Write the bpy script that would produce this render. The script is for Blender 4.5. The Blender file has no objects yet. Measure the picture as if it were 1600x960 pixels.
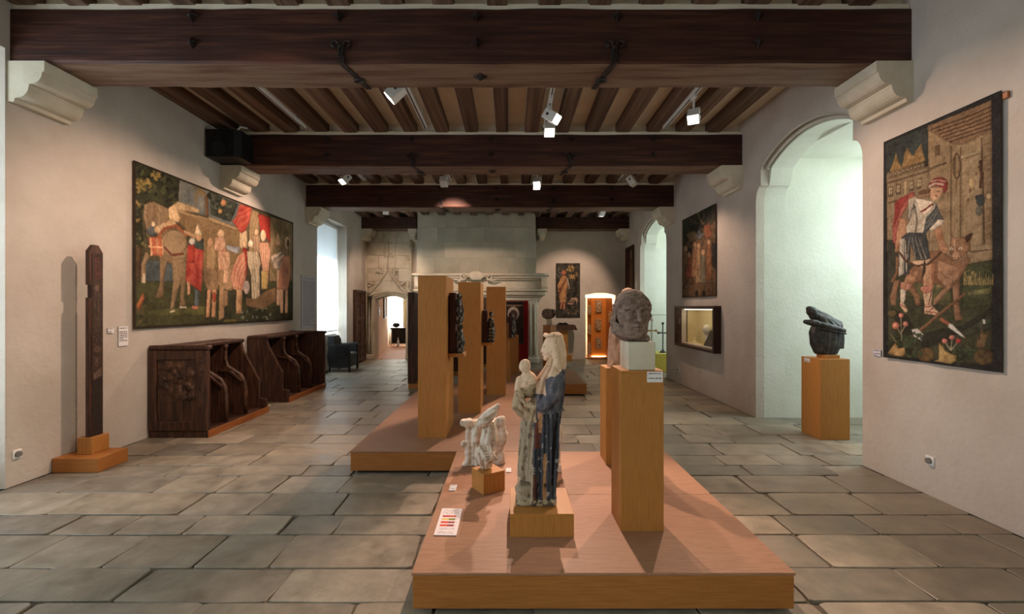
import bpy, bmesh, math, random
import numpy as np
from mathutils import Vector, Matrix, Euler

random.seed(7)
SC = bpy.context.scene
COL = SC.collection
F, CX, CY, H = 711.1, 797.0, 481.0, 1.6          # focal length and vanishing point of the 1600x960 photograph, eye height
XL, XR, YF = -4.45, 3.57, 14.15                  # left wall, right wall, far wall
PI = math.pi

# ------------------------------------------------------------------ camera
cam = bpy.data.objects.new('camera', bpy.data.cameras.new('camera'))
COL.objects.link(cam)
cam.data.sensor_width = 36.0
cam.data.lens = 16.0
cam.data.shift_x = 3.0 / 1600
cam.data.shift_y = 1.0 / 1600
cam.data.clip_start = 0.05
cam.location = (0, 0, H)
cam.rotation_euler = (PI / 2, 0, 0)
SC.camera = cam

# ------------------------------------------------------------------ world and exposure
W = bpy.data.worlds.new('daylight')
SC.world = W
W.use_nodes = True
_bg = W.node_tree.nodes['Background']
_bg.inputs[0].default_value = (0.72, 0.86, 1.0, 1)
_bg.inputs[1].default_value = 0.6
vs = SC.view_settings
vs.view_transform = 'Standard'
vs.look = 'None'
vs.gamma = 1.0
vs.exposure = 1.0
vs.use_curve_mapping = False
SC.cycles.max_bounces = 8
SC.cycles.diffuse_bounces = 5
SC.cycles.sample_clamp_indirect = 6.0
SC.cycles.caustics_reflective = False
SC.cycles.caustics_refractive = False


def area_light(name, loc, aim, sx, sy, power, col):
    l = bpy.data.lights.new(name, 'AREA')
    l.shape = 'RECTANGLE'
    l.size, l.size_y = sx, sy
    l.energy = power
    l.color = col
    o = bpy.data.objects.new(name, l)
    COL.objects.link(o)
    o.location = loc
    o.rotation_euler = (Vector(aim) - Vector(loc)).to_track_quat('-Z', 'Y').to_euler()
    return o


# daylight in the window openings (each stands just outside its pane)
DAY_R = (0.80, 0.96, 0.95)
DAY_L = (0.80, 0.92, 1.0)
area_light('fill_right_unseen', (6.1, -0.2, 2.4), (0, 0.4, .8), 1.7, 2.6, 150, DAY_R)  # added fill from an unseen window beside the camera
area_light('daylight_right_middle', (6.1, 5.62, 2.9), (2.6, 5.5, .0), 1.7, 2.0, 56, DAY_R)
area_light('daylight_right_far', (6.1, 11.45, 2.9), (2.6, 11.3, .0), 1.7, 2.0, 66, DAY_R)
area_light('daylight_left_near', (-5.45, 2.7, 2.1), (0, 2.7, 1.5), 2.0, 3.2, 60, DAY_L)
area_light('daylight_left_far', (-5.2, 11.45, 1.75), (0, 11.4, 1.5), 1.7, 1.8, 130, DAY_L)
area_light('fill_left_unseen', (-5.45, -2.2, 2.1), (0, -2.2, 1.5), 1.8, 3.0, 130, DAY_L)  # added fill, as from an unseen window behind the camera
area_light('daylight_next_room', (-4.4, 20.2, 1.6), (-4.2, 14, 1.2), 1.3, 1.8, 130, (1.0, 0.93, 0.86))


# ------------------------------------------------------------------ helpers
def P(px, py, Y):
    return Vector(((px - CX) * Y / F, Y, H - (py - CY) * Y / F))


def sl(v):
    v = v / 255.0
    return v / 12.92 if v <= 0.04045 else ((v + 0.055) / 1.055) ** 2.4


def rgb(r, g, b, k=1.0):
    return (min(1, sl(r) * k), min(1, sl(g) * k), min(1, sl(b) * k), 1.0)


def empty(name, loc, label=None, cat=None, group=None, rz=0.0, kind=None):
    o = bpy.data.objects.new(name, None)
    COL.objects.link(o)
    o.empty_display_size = 0.05
    o.location = loc
    o.rotation_euler = (0, 0, rz)
    return tag(o, label, cat, group, kind)


def tag(o, label=None, cat=None, group=None, kind=None):
    if label: o['label'] = label
    if cat: o['category'] = cat
    if group: o['group'] = group
    if kind: o['kind'] = kind
    return o


def mk(name, bm, mat, parent=None, smooth=False, label=None, cat=None, group=None, kind=None, keep=False):
    """link a bmesh (built in world coordinates) or a mesh as one object, its origin at the foot of its box"""
    if isinstance(bm, bmesh.types.BMesh):
        me = bpy.data.meshes.new(name)
        if not keep:
            bmesh.ops.recalc_face_normals(bm, faces=bm.faces)
        bm.to_mesh(me)
        bm.free()
    else:
        me = bm
    n = len(me.vertices)
    co = np.empty(n * 3, np.float32)
    me.vertices.foreach_get('co', co)
    co = co.reshape(-1, 3)
    lo, hi = co.min(0), co.max(0)
    org = np.array([(lo[0] + hi[0]) / 2, (lo[1] + hi[1]) / 2, lo[2]], np.float32)
    co -= org
    me.vertices.foreach_set('co', co.ravel())
    me.update()
    if smooth:
        me.polygons.foreach_set('use_smooth', [True] * len(me.polygons))
    if mat is not None:
        if isinstance(mat, (list, tuple)):
            for m in mat: me.materials.append(m)
        else:
            me.materials.append(mat)
    o = bpy.data.objects.new(name, me)
    COL.objects.link(o)
    if parent is not None:
        o.parent = parent
        o.location = worldmat(parent).inverted() @ Vector(org.tolist())
        rot = worldmat(parent).to_euler()
        o.rotation_euler = (0, 0, -rot.z)
    else:
        o.location = org.tolist()
    return tag(o, label, cat, group, kind)


def worldmat(o):
    m = o.matrix_basis.copy()
    p = o.parent
    while p is not None:
        m = p.matrix_basis @ m
        p = p.parent
    return m


def copy_tree(o, parent=None):
    c = o.copy()
    COL.objects.link(c)
    c.parent = parent
    for ch in list(o.children):
        copy_tree(ch, c)
    return c


def new():
    return bmesh.new()


def box(bm, x0, x1, y0, y1, z0, z1, bev=0.0, M=None):
    x0, x1 = min(x0, x1), max(x0, x1)
    y0, y1 = min(y0, y1), max(y0, y1)
    z0, z1 = min(z0, z1), max(z0, z1)
    r = bmesh.ops.create_cube(bm, size=1.0)
    vs_ = r['verts']
    for v in vs_:
        v.co = Vector((x0 + (v.co.x + .5) * (x1 - x0), y0 + (v.co.y + .5) * (y1 - y0), z0 + (v.co.z + .5) * (z1 - z0)))
    if bev > 0:
        ed = list({e for v in vs_ for e in v.link_edges})
        rr = bmesh.ops.bevel(bm, geom=ed, offset=bev, segments=1, affect='EDGES', profile=0.5)
        vs_ = list({v for f in rr['faces'] for v in f.verts} | {v for v in vs_ if v.is_valid})
    if M is not None:
        for v in vs_: v.co = M @ v.co
    return bm


def bx(name, x0, x1, y0, y1, z0, z1, mat, parent=None, bev=0.004, **k):
    bm = new()
    box(bm, x0, x1, y0, y1, z0, z1, bev)
    return mk(name, bm, mat, parent, **k)


def prism(bm, pts, ext):
    """closed polygon of 3-D points swept by the vector ext"""
    e = Vector(ext)
    a = [bm.verts.new(Vector(p)) for p in pts]
    b = [bm.verts.new(Vector(p) + e) for p in pts]
    fa = bm.faces.new(a)
    fb = bm.faces.new(b[::-1])
    n = len(a)
    for i in range(n):
        bm.faces.new((a[i], b[i], b[(i + 1) % n], a[(i + 1) % n]))
    fa.normal_update()
    fb.normal_update()
    bmesh.ops.triangulate(bm, faces=[fa, fb])
    return bm


def tube(bm, pts, r, seg=8, cap=True):
    """round bar along 3-D points, r a number or one radius per point"""
    pts = [Vector(p) for p in pts]
    rs = r if isinstance(r, (list, tuple)) else [r] * len(pts)
    rings = []
    for i, p in enumerate(pts):
        d = (pts[min(i + 1, len(pts) - 1)] - pts[max(i - 1, 0)]).normalized()
        u = d.cross(Vector((0, 0, 1)))
        if u.length < 1e-3: u = d.cross(Vector((1, 0, 0)))
        u.normalize()
        w = d.cross(u)
        rings.append([bm.verts.new(p + rs[i] * (math.cos(2 * PI * k / seg) * u + math.sin(2 * PI * k / seg) * w)) for k in range(seg)])
    for a, b in zip(rings, rings[1:]):
        for k in range(seg):
            bm.faces.new((a[k], a[(k + 1) % seg], b[(k + 1) % seg], b[k]))
    if cap:
        bm.faces.new(rings[0][::-1])
        bm.faces.new(rings[-1])
    return bm


def lathe(bm, prof, c, seg=16):
    rings = [[bm.verts.new((c[0] + r * math.cos(2 * PI * k / seg), c[1] + r * math.sin(2 * PI * k / seg), c[2] + z)) for k in range(seg)] for r, z in prof]
    for a, b in zip(rings, rings[1:]):
        for k in range(seg):
            bm.faces.new((a[k], a[(k + 1) % seg], b[(k + 1) % seg], b[k]))
    bm.faces.new(rings[0][::-1])
    bm.faces.new(rings[-1])
    return bm


# ------------------------------------------------------------------ materials
def nodes_of(name, rough=0.8, metallic=0.0, spec=0.3):
    m = bpy.data.materials.new(name)
    m.use_nodes = True
    nt = m.node_tree
    b = nt.nodes['Principled BSDF']
    b.inputs['Roughness'].default_value = rough
    b.inputs['Metallic'].default_value = metallic
    b.inputs['Specular IOR Level'].default_value = spec
    return m, nt, b


def noise_mat(name, cols, scale=4.0, stretch=(1, 1, 1), detail=6, rough=0.8, bump=0.0, bscale=40.0, bdist=0.01, metallic=0.0, spec=0.3, lo=0.35, hi=0.65, per_object=0.0, rrange=0.0):
    """two to four colours mixed by stretched noise, fine relief by a second noise"""
    m, nt, b = nodes_of(name, rough, metallic, spec)
    N, L = nt.nodes, nt.links
    tc = N.new('ShaderNodeTexCoord')
    mp = N.new('ShaderNodeMapping')
    mp.inputs['Scale'].default_value = stretch
    L.new(tc.outputs['Object'], mp.inputs['Vector'])
    oi = N.new('ShaderNodeObjectInfo')
    vm = N.new('ShaderNodeVectorMath')
    vm.operation = 'SCALE'
    vm.inputs[0].default_value = (17.3, 9.1, 5.7)
    L.new(oi.outputs['Random'], vm.inputs['Scale'])
    va = N.new('ShaderNodeVectorMath')
    L.new(mp.outputs[0], va.inputs[0])
    L.new(vm.outputs[0], va.inputs[1])
    nz = N.new('ShaderNodeTexNoise')
    nz.inputs['Scale'].default_value = scale
    nz.inputs['Detail'].default_value = detail
    nz.inputs['Roughness'].default_value = 0.62
    L.new(va.outputs[0], nz.inputs['Vector'])
    rp = N.new('ShaderNodeValToRGB')
    el = rp.color_ramp.elements
    n = len(cols)
    el[0].position, el[0].color = lo, cols[0]
    el[1].position, el[1].color = hi, cols[-1]
    for i in range(1, n - 1):
        e = el.new(lo + (hi - lo) * i / (n - 1))
        e.color = cols[i]
    L.new(nz.outputs['Fac'], rp.inputs['Fac'])
    out = rp.outputs[0]
    if per_object > 0:
        hs = N.new('ShaderNodeHueSaturation')
        mr = N.new('ShaderNodeMapRange')
        mr.inputs[3].default_value = 1 - per_object
        mr.inputs[4].default_value = 1 + per_object
        L.new(oi.outputs['Random'], mr.inputs[0])
        L.new(mr.outputs[0], hs.inputs['Value'])
        L.new(out, hs.inputs['Color'])
        out = hs.outputs[0]
    L.new(out, b.inputs['Base Color'])
    if bump > 0:
        n2 = N.new('ShaderNodeTexNoise')
        n2.inputs['Scale'].default_value = bscale
        n2.inputs['Detail'].default_value = 5
        L.new(va.outputs[0], n2.inputs['Vector'])
        bp = N.new('ShaderNodeBump')
        bp.inputs['Strength'].default_value = bump
        bp.inputs['Distance'].default_value = bdist
        L.new(n2.outputs['Fac'], bp.inputs['Height'])
        L.new(bp.outputs[0], b.inputs['Normal'])
    return m


def flat(name, col, rough=0.7, metallic=0.0, spec=0.3):
    m, nt, b = nodes_of(name, rough, metallic, spec)
    b.inputs['Base Color'].default_value = col
    return m


def emit(name, col, s):
    m, nt, b = nodes_of(name)
    b.inputs['Base Color'].default_value = col
    b.inputs['Emission Color'].default_value = col
    b.inputs['Emission Strength'].default_value = s
    return m


def vcol_mat(name, rough=0.9, bump=0.25, bscale=300.0, spec=0.1, mult=1.0, vary=0.0):
    """colour from the mesh's own colour attribute (woven picture, remains of paint)"""
    m, nt, b = nodes_of(name, rough, 0, spec)
    N, L = nt.nodes, nt.links
    at = N.new('ShaderNodeVertexColor')
    at.layer_name = 'Col'
    tc = N.new('ShaderNodeTexCoord')
    n2 = N.new('ShaderNodeTexNoise')
    n2.inputs['Scale'].default_value = bscale
    n2.inputs['Detail'].default_value = 4
    L.new(tc.outputs['Object'], n2.inputs['Vector'])
    hs = N.new('ShaderNodeHueSaturation')
    mr = N.new('ShaderNodeMapRange')
    mr.inputs[1].default_value, mr.inputs[2].default_value = 0.3, 0.7
    mr.inputs[3].default_value, mr.inputs[4].default_value = mult * (1 - vary), mult * (1 + vary)
    L.new(n2.outputs['Fac'], mr.inputs[0])
    L.new(mr.outputs[0], hs.inputs['Value'])
    L.new(at.outputs['Color'], hs.inputs['Color'])
    L.new(hs.outputs[0], b.inputs['Base Color'])
    bp = N.new('ShaderNodeBump')
    bp.inputs['Strength'].default_value = bump
    bp.inputs['Distance'].default_value = 0.004
    L.new(n2.outputs['Fac'], bp.inputs['Height'])
    L.new(bp.outputs[0], b.inputs['Normal'])
    return m


def slab_mat():
    m, nt, b = nodes_of('floor_stone', 0.62, 0, 0.4)
    N, L = nt.nodes, nt.links
    oi = N.new('ShaderNodeObjectInfo')
    ge = N.new('ShaderNodeNewGeometry')
    ad = N.new('ShaderNodeMath')
    ad.operation = 'ADD'
    L.new(oi.outputs['Random'], ad.inputs[0])
    L.new(ge.outputs['Random Per Island'], ad.inputs[1])
    fr = N.new('ShaderNodeMath')
    fr.operation = 'FRACT'
    L.new(ad.outputs[0], fr.inputs[0])
    rp = N.new('ShaderNodeValToRGB')
    el = rp.color_ramp.elements
    stops = [(0.0, rgb(128, 119, 103)), (0.2, rgb(144, 134, 117)), (0.4, rgb(118, 111, 99)), (0.6, rgb(150, 137, 117)), (0.8, rgb(134, 125, 109)), (1.0, rgb(160, 149, 131))]
    el[0].position, el[0].color = stops[0]
    el[1].position, el[1].color = stops[-1]
    for p, c in stops[1:-1]:
        e = el.new(p)
        e.color = c
    L.new(fr.outputs[0], rp.inputs[0])
    tc = N.new('ShaderNodeTexCoord')
    vm = N.new('ShaderNodeVectorMath')
    vm.operation = 'SCALE'
    vm.inputs[0].default_value = (31, 17, 11)
    L.new(fr.outputs[0], vm.inputs['Scale'])
    va = N.new('ShaderNodeVectorMath')
    L.new(tc.outputs['Object'], va.inputs[0])
    L.new(vm.outputs[0], va.inputs[1])
    nz = N.new('ShaderNodeTexNoise')
    nz.inputs['Scale'].default_value = 4.5
    nz.inputs['Detail'].default_value = 9
    nz.inputs['Roughness'].default_value = 0.7
    L.new(va.outputs[0], nz.inputs['Vector'])
    mr = N.new('ShaderNodeMapRange')
    mr.inputs[1].default_value, mr.inputs[2].default_value = 0.3, 0.72
    mr.inputs[3].default_value, mr.inputs[4].default_value = 0.6, 1.25
    L.new(nz.outputs['Fac'], mr.inputs[0])
    hs = N.new('ShaderNodeHueSaturation')
    L.new(mr.outputs[0], hs.inputs['Value'])
    L.new(rp.outputs[0], hs.inputs['Color'])
    L.new(hs.outputs[0], b.inputs['Base Color'])
    mr2 = N.new('ShaderNodeMapRange')
    mr2.inputs[1].default_value, mr2.inputs[2].default_value = 0.3, 0.7
    mr2.inputs[3].default_value, mr2.inputs[4].default_value = 0.32, 0.6
    L.new(nz.outputs['Fac'], mr2.inputs[0])
    L.new(mr2.outputs[0], b.inputs['Roughness'])
    n3 = N.new('ShaderNodeTexNoise')
    n3.inputs['Scale'].default_value = 14
    n3.inputs['Detail'].default_value = 7
    L.new(va.outputs[0], n3.inputs['Vector'])
    bp = N.new('ShaderNodeBump')
    bp.inputs['Strength'].default_value = 0.35
    bp.inputs['Distance'].default_value = 0.012
    L.new(n3.outputs['Fac'], bp.inputs['Height'])
    L.new(bp.outputs[0], b.inputs['Normal'])
    return m


M = {}
M['plaster'] = noise_mat('plaster', [rgb(184, 173, 160), rgb(199, 189, 177)], 1.3, detail=4, rough=0.95, bump=0.5, bscale=22, bdist=0.012, spec=0.1)
M['plaster_white'] = noise_mat('plaster_white', [rgb(203, 204, 190), rgb(214, 214, 202)], 1.5, rough=0.95, bump=0.4, bscale=25, bdist=0.01, spec=0.1)
M['plaster_pink'] = noise_mat('plaster_pink', [rgb(222, 200, 182), rgb(230, 210, 194)], 1.5, rough=0.95, bump=0.3, bscale=25, bdist=0.01, spec=0.1)
M['stone'] = noise_mat('cream_stone', [rgb(196, 186, 164), rgb(216, 206, 186)], 3, rough=0.9, bump=0.3, bscale=50, bdist=0.006, spec=0.15)
M['ashlar'] = noise_mat('hood_stone', [rgb(164, 160, 142), rgb(176, 171, 152), rgb(186, 180, 160)], 1.1, rough=0.9, bump=0.3, bscale=30, bdist=0.006, spec=0.15, per_object=0.03)
M['old_stone'] = noise_mat('portal_stone', [rgb(168, 156, 134), rgb(188, 178, 156), rgb(200, 190, 170)], 2.4, rough=0.92, bump=0.4, bscale=40, bdist=0.008, spec=0.12)
M['mortar'] = noise_mat('floor_mortar', [rgb(92, 85, 76), rgb(122, 112, 98)], 8, rough=0.95, bump=0.5, bscale=60, spec=0.1)
M['slab'] = slab_mat()
M['beam'] = noise_mat('beam_oak', [rgb(38, 22, 18), rgb(66, 38, 29), rgb(94, 58, 44)], 3.2, (0.35, 6, 6), detail=8, rough=0.6, bump=0.5, bscale=7, bdist=0.012, spec=0.3, lo=0.28, hi=0.74)
M['joist'] = noise_mat('joist_oak', [rgb(66, 48, 38), rgb(104, 80, 64), rgb(132, 106, 86)], 3.2, (6, 0.4, 6), detail=8, rough=0.72, bump=0.4, bscale=8, bdist=0.01, spec=0.25, lo=0.3, hi=0.74, per_object=0.22)
M['ceil'] = noise_mat('ceiling_plaster', [rgb(224, 214, 194), rgb(236, 228, 210)], 2.2, rough=0.95, bump=0.3, bscale=18, spec=0.1)
M['iron'] = noise_mat('wrought_iron', [rgb(38, 32, 30), rgb(66, 56, 52)], 20, rough=0.6, bump=0.3, bscale=60, metallic=0.5, spec=0.4)
M['ply'] = noise_mat('golden_veneer', [rgb(160, 106, 50), rgb(171, 116, 56), rgb(179, 124, 63)], 12, (12, 12, 0.5), detail=6, rough=0.5, spec=0.3, per_object=0.06)
M['ply_h'] = noise_mat('golden_veneer_lying', [rgb(150, 94, 44), rgb(161, 103, 49), rgb(169, 111, 55)], 12, (0.5, 12, 12), detail=6, rough=0.5, spec=0.3, per_object=0.05)
M['deck'] = noise_mat('platform_board', [rgb(144, 104, 78), rgb(156, 114, 86), rgb(164, 122, 94)], 12, (0.8, 9, 9), detail=7, rough=0.55, spec=0.3, per_object=0.04)
M['oak_dark'] = noise_mat('stall_oak', [rgb(38, 24, 18), rgb(66, 42, 30), rgb(92, 60, 42)], 4, (7, 7, 0.7), detail=8, rough=0.5, bump=0.3, bscale=20, spec=0.4)
M['carved_oak'] = noise_mat('carved_oak', [rgb(34, 22, 17), rgb(70, 46, 33), rgb(98, 68, 48)], 9, rough=0.5, bump=0.6, bscale=40, bdist=0.01, spec=0.4)
M['oak_base'] = noise_mat('stall_base_oak', [rgb(136, 78, 36), rgb(164, 98, 48)], 5, (9, 0.5, 9), rough=0.5, spec=0.35)
M['white'] = flat('white_card', rgb(235, 233, 228), 0.6)
M['lampwhite'] = flat('white_lamp_metal', rgb(225, 223, 218), 0.4)
M['alu'] = flat('grey_track', rgb(190, 188, 184), 0.4, 0.3)
M['black'] = flat('black_plastic', rgb(22, 22, 23), 0.5)
M['darkgrey'] = flat('dark_void', rgb(14, 13, 12), 0.8)

# ================================================================== THE SETTING
YB = -4.0                                         # wall behind the camera


def arc(c, hw, z0, z1, n=14):
    """segmental arch from +hw to -hw about c: list of (y, z)"""
    rise = z1 - z0
    R = (hw * hw + rise * rise) / (2 * rise)
    a = math.asin(hw / R)
    return [(c + R * math.sin(a - 2 * a * i / n), z1 - R + R * math.cos(a - 2 * a * i / n)) for i in range(n + 1)]


def qround(c, s, hw):
    """quarter-round impost narrowing the opening on side s (+1 far, -1 near), going up"""
    out = []
    for i in range(7):
        t = i / 6 * PI / 2
        out.append((c + s * (hw - 0.13 * (1 - math.cos(t))), 3.12 + 0.22 * math.sin(t)))
    return out


NICHES = [(-0.2, 1.0), (5.61, 1.0), (11.45, 1.05)]  # first niche is unseen, repeated at the same spacing to let fill light in


def niche_outline(c, hw):
    far = [(c + hw, 0.0)] + qround(c, 1, hw)
    far[-1] = (c + hw - 0.13, 3.34)
    near = [(2 * c - y, z) for y, z in far][::-1]
    return far, near


def wall_from_outline(name, pts, ext, mat, **k):
    bm = new()
    prism(bm, pts, ext)
    return mk(name, bm, mat, kind='structure', **k)


# right wall: three deep window niches under segmental arches
out = [(YF + .35, 0), (YF + .35, 4.62), (8.6, 4.62), (8.6, 1.57), (9.47, 1.57), (9.47, .88), (7.76, .88), (7.76, 1.57), (8.6, 1.57), (8.6, 4.62), (YB, 4.62), (YB, 0)]   # the slit at 8.6 leads to the showcase recess
for c, hw in NICHES:
    far, near = niche_outline(c, hw)
    a = arc(c, hw - .13, 3.62, 3.87)
    seq = far + a + near
    seq = seq[::-1]
    out += seq
wall_right = wall_from_outline('wall_right', [(XR, y, z) for y, z in out], (0.12, 0, 0), M['plaster'])

win_no = [0]


def window_unit(loc_x, y0, y1, z0, z1, nx, nz, face):
    """a timber casement with panes in a wall of constant x"""
    win_no[0] += 1
    w = empty('window_%d' % win_no[0], (loc_x, (y0 + y1) / 2, z0), kind='structure')
    wm = M['winframe']
    bm = new()
    t = 0.07
    box(bm, loc_x - .04, loc_x + .04, y0, y0 + t, z0, z1, .006)
    box(bm, loc_x - .04, loc_x + .04, y1 - t, y1, z0, z1, .006)
    box(bm, loc_x - .04, loc_x + .04, y0 + t, y1 - t, z0, z0 + t, .006)
    box(bm, loc_x - .04, loc_x + .04, y0 + t, y1 - t, z1 - t, z1, .006)
    mk('window_frame', bm, wm, w)
    for i in range(1, nx):
        y = y0 + (y1 - y0) * i / nx
        bx('mullion', loc_x - .03, loc_x + .03, y - .02, y + .02, z0 + t, z1 - t, wm, w)
    for j in range(1, nz):
        z = z0 + (z1 - z0) * j / nz
        bx('transom', loc_x - .025, loc_x + .025, y0 + t, y1 - t, z - .015, z + .015, wm, w)
    for i in range(nx):
        for j in range(nz):
            bx('pane', loc_x - .003, loc_x + .003, y0 + .03 + (y1 - y0 - .06) * i / nx, y0 + .03 + (y1 - y0 - .06) * (i + 1) / nx, z0 + .03 + (z1 - z0 - .06) * j / nz, z0 + .03 + (z1 - z0 - .06) * (j + 1) / nz, M['glass'], w, bev=0)
    return w


M['winframe'] = flat('window_timber', rgb(205, 203, 195), 0.5)
_m, _nt, _b = nodes_of('window_glass')
_tr = _nt.nodes.new('ShaderNodeBsdfTransparent')
_gl = _nt.nodes.new('ShaderNodeBsdfGlossy')
_gl.inputs['Roughness'].default_value = 0.02
_mx = _nt.nodes.new('ShaderNodeMixShader')
_mx.inputs[0].default_value = 0.06
_nt.links.new(_tr.outputs[0], _mx.inputs[1])
_nt.links.new(_gl.outputs[0], _mx.inputs[2])
_nt.links.new(_mx.outputs[0], _nt.nodes['Material Output'].inputs[0])
M['glass'] = _m

XO = 5.62                                         # outer end of the right niches
for c, hw in NICHES:
    far, near = niche_outline(c, hw)
    # arch ring behind the wall face, a little narrower than the opening above the imposts
    ring_in = [(c + hw, 0.0)] + qround(c, 1, hw) + [(c + hw - .15, 3.40)] + arc(c, hw - .19, 3.57, 3.80)
    nr = [(2 * c - y, z) for y, z in ([(c + hw, 0.0)] + qround(c, 1, hw) + [(c + hw - .15, 3.40)])][::-1]
    ring_in = ring_in + nr
    ring = [(XR + .12, y, z) for y, z in ring_in] + [(XR + .12, c - hw - .25, 0), (XR + .12, c - hw - .25, 4.2), (XR + .12, c + hw + .25, 4.2), (XR + .12, c + hw + .25, 0)]
    bm = new()
    prism(bm, ring, (0.30, 0, 0))
    mk('arch_ring', bm, M['plaster_white'], wall_right)
    # two roll mouldings round the arch head
    for dr, xx, rr in ((0.008, XR + .012, 0.016), (0.04, XR + .075, 0.018)):
        pts = arc(c, hw - .13 - dr, 3.62 - dr * .6, 3.87 - dr, 20)
        bm = new()
        tube(bm, [(xx, y, z) for y, z in [(pts[0][0], 3.56)] + pts + [(pts[-1][0], 3.56)]], rr, 6)
        mk('arch_moulding', bm, M['plaster'], wall_right, smooth=True)
    # reveals, vault and outer wall of the niche
    bx('niche_reveal', XR + .42, XO + .3, c + hw, c + hw + .22, -.02, 3.77, M['plaster_white'], wall_right, bev=0)
    bx('niche_reveal', XR + .42, XO + .3, c - hw - .22, c - hw, -.02, 3.77, M['plaster_white'], wall_right, bev=0)
    bx('niche_vault', XR + .42, XO + .3, c - hw - .22, c + hw + .22, 3.77, 3.95, M['plaster_white'], wall_right, bev=0)
    bx('niche_parapet', XO, XO + .3, c - hw, c + hw, -.02, .55, M['plaster_white'], wall_right, bev=0)
    bx('niche_lintel', XO, XO + .3, c - hw, c + hw, 3.45, 3.77, M['plaster_white'], wall_right, bev=0)
    window_unit(XO + .15, c - hw, c + hw, .55, 3.45, 2, 4, -1)

# left wall: tall window openings down to the floor
LOPEN = [(-3.4, -1.0, 3.89), (1.4, 4.01, 3.89), (10.5, 12.4, 3.80)]  # first opening lies unseen behind the camera, added for fill light
out = [(YF + .35, 0), (YF + .35, 4.62), (YB, 4.62), (YB, 0)]
for y0, y1, zt in LOPEN:
    out += [(y0, 0), (y0, zt), (y1, zt), (y1, 0)]
wall_left = wall_from_outline('wall_left', [(XL, y, z) for y, z in out], (-0.30, 0, 0), M['plaster'])
for i, (y0, y1, zt) in enumerate(LOPEN):
    bm = new()
    XO2 = XL - .30
    if i < 2:
        box(bm, XO2 - .35, XO2, y0, y1, -.02, .4)
        box(bm, XO2 - .35, XO2, y0 - .02, y0 + .1, .4, zt)
        box(bm, XO2 - .35, XO2, y1 - .1, y1 + .02, .4, zt)
        box(bm, XO2 - .35, XO2, y0, y1, zt - .1, zt + .15)
        mk('window_surround', bm, M['plaster_white'], wall_left)
        window_unit(XO2 - .25, y0 + .1, y1 - .1, .4, zt - .1, 2, 4, 1)
    else:
        box(bm, XO2 - .18, XO2, y0 - .1, y1 + .2, -.02, .90)
        box(bm, XO2 - .18, XO2, y0 - .1, y0 + .02, .90, zt)
        box(bm, XO2 - .18, XO2, y1 + .02, y1 + .2, .90, zt)
        box(bm, XO2 - .18, XO2, y0 - .1, y1 + .2, zt - .03, zt + .15)
        mk('window_surround', bm, M['plaster_white'], wall_left)
        window_unit(XO2 - .12, y0 + .02, y1 + .02, .90, zt - .03, 2, 3, 1)

# roller blind over the far left window
_m, _nt, _b = nodes_of('blind_cloth', 0.9)
_ts = _nt.nodes.new('ShaderNodeBsdfTranslucent')
_ts.inputs[0].default_value = (0.92, 0.95, 0.95, 1)
_df = _nt.nodes.new('ShaderNodeBsdfDiffuse')
_df.inputs[0].default_value = (0.8, 0.8, 0.78, 1)
_mx = _nt.nodes.new('ShaderNodeMixShader')
_mx.inputs[0].default_value = 0.45
_nt.links.new(_ts.outputs[0], _mx.inputs[1])
_nt.links.new(_df.outputs[0], _mx.inputs[2])
_nt.links.new(_mx.outputs[0], _nt.nodes['Material Output'].inputs[0])
M['blind'] = _m
rb = empty('roller_blind', (XL - .27, 11.45, .98), 'white roller blind drawn down over the window behind the armchair', 'blind')
bx('blind_cloth', XL - .272, XL - .268, 10.53, 12.38, 1.00, 3.72, M['blind'], rb, bev=0)
bm = new()
tube(bm, [(XL - .25, 10.52, 3.75), (XL - .25, 12.39, 3.75)], .035, 10)
mk('roller', bm, M['winframe'], rb, smooth=True)
bx('bottom_bar', XL - .285, XL - .255, 10.53, 12.38, .97, 1.0, M['alu'], rb, bev=.004)

# far wall with the portal opening and the arched alcove
PX0, PX1 = -4.19, -3.24
AX0, AX1 = 2.35, 3.28


def arch_x(x0, x1, z0, z1, n=10):
    return [(x, z) for x, z in arc((x0 + x1) / 2, (x1 - x0) / 2, z0, z1, n)]


out = [(XL - .3, 0), (XL - .3, 4.62), (XR + .3, 4.62), (XR + .3, 0)]
out += [(AX1, 0)] + arch_x(AX0, AX1, 1.99, 2.06) + [(AX0, 0)]
out += [(PX1, 0)] + arch_x(PX0, PX1, 1.83, 1.96) + [(PX0, 0)]
wall_far = wall_from_outline('wall_far', [(x, YF, z) for x, z in out], (0, 0.35, 0), M['plaster'])
wall_back = bx('wall_back', XL - .3, XR + .3, YB - .2, YB, 0, 4.62, M['plaster'], bev=0, kind='structure')

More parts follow.
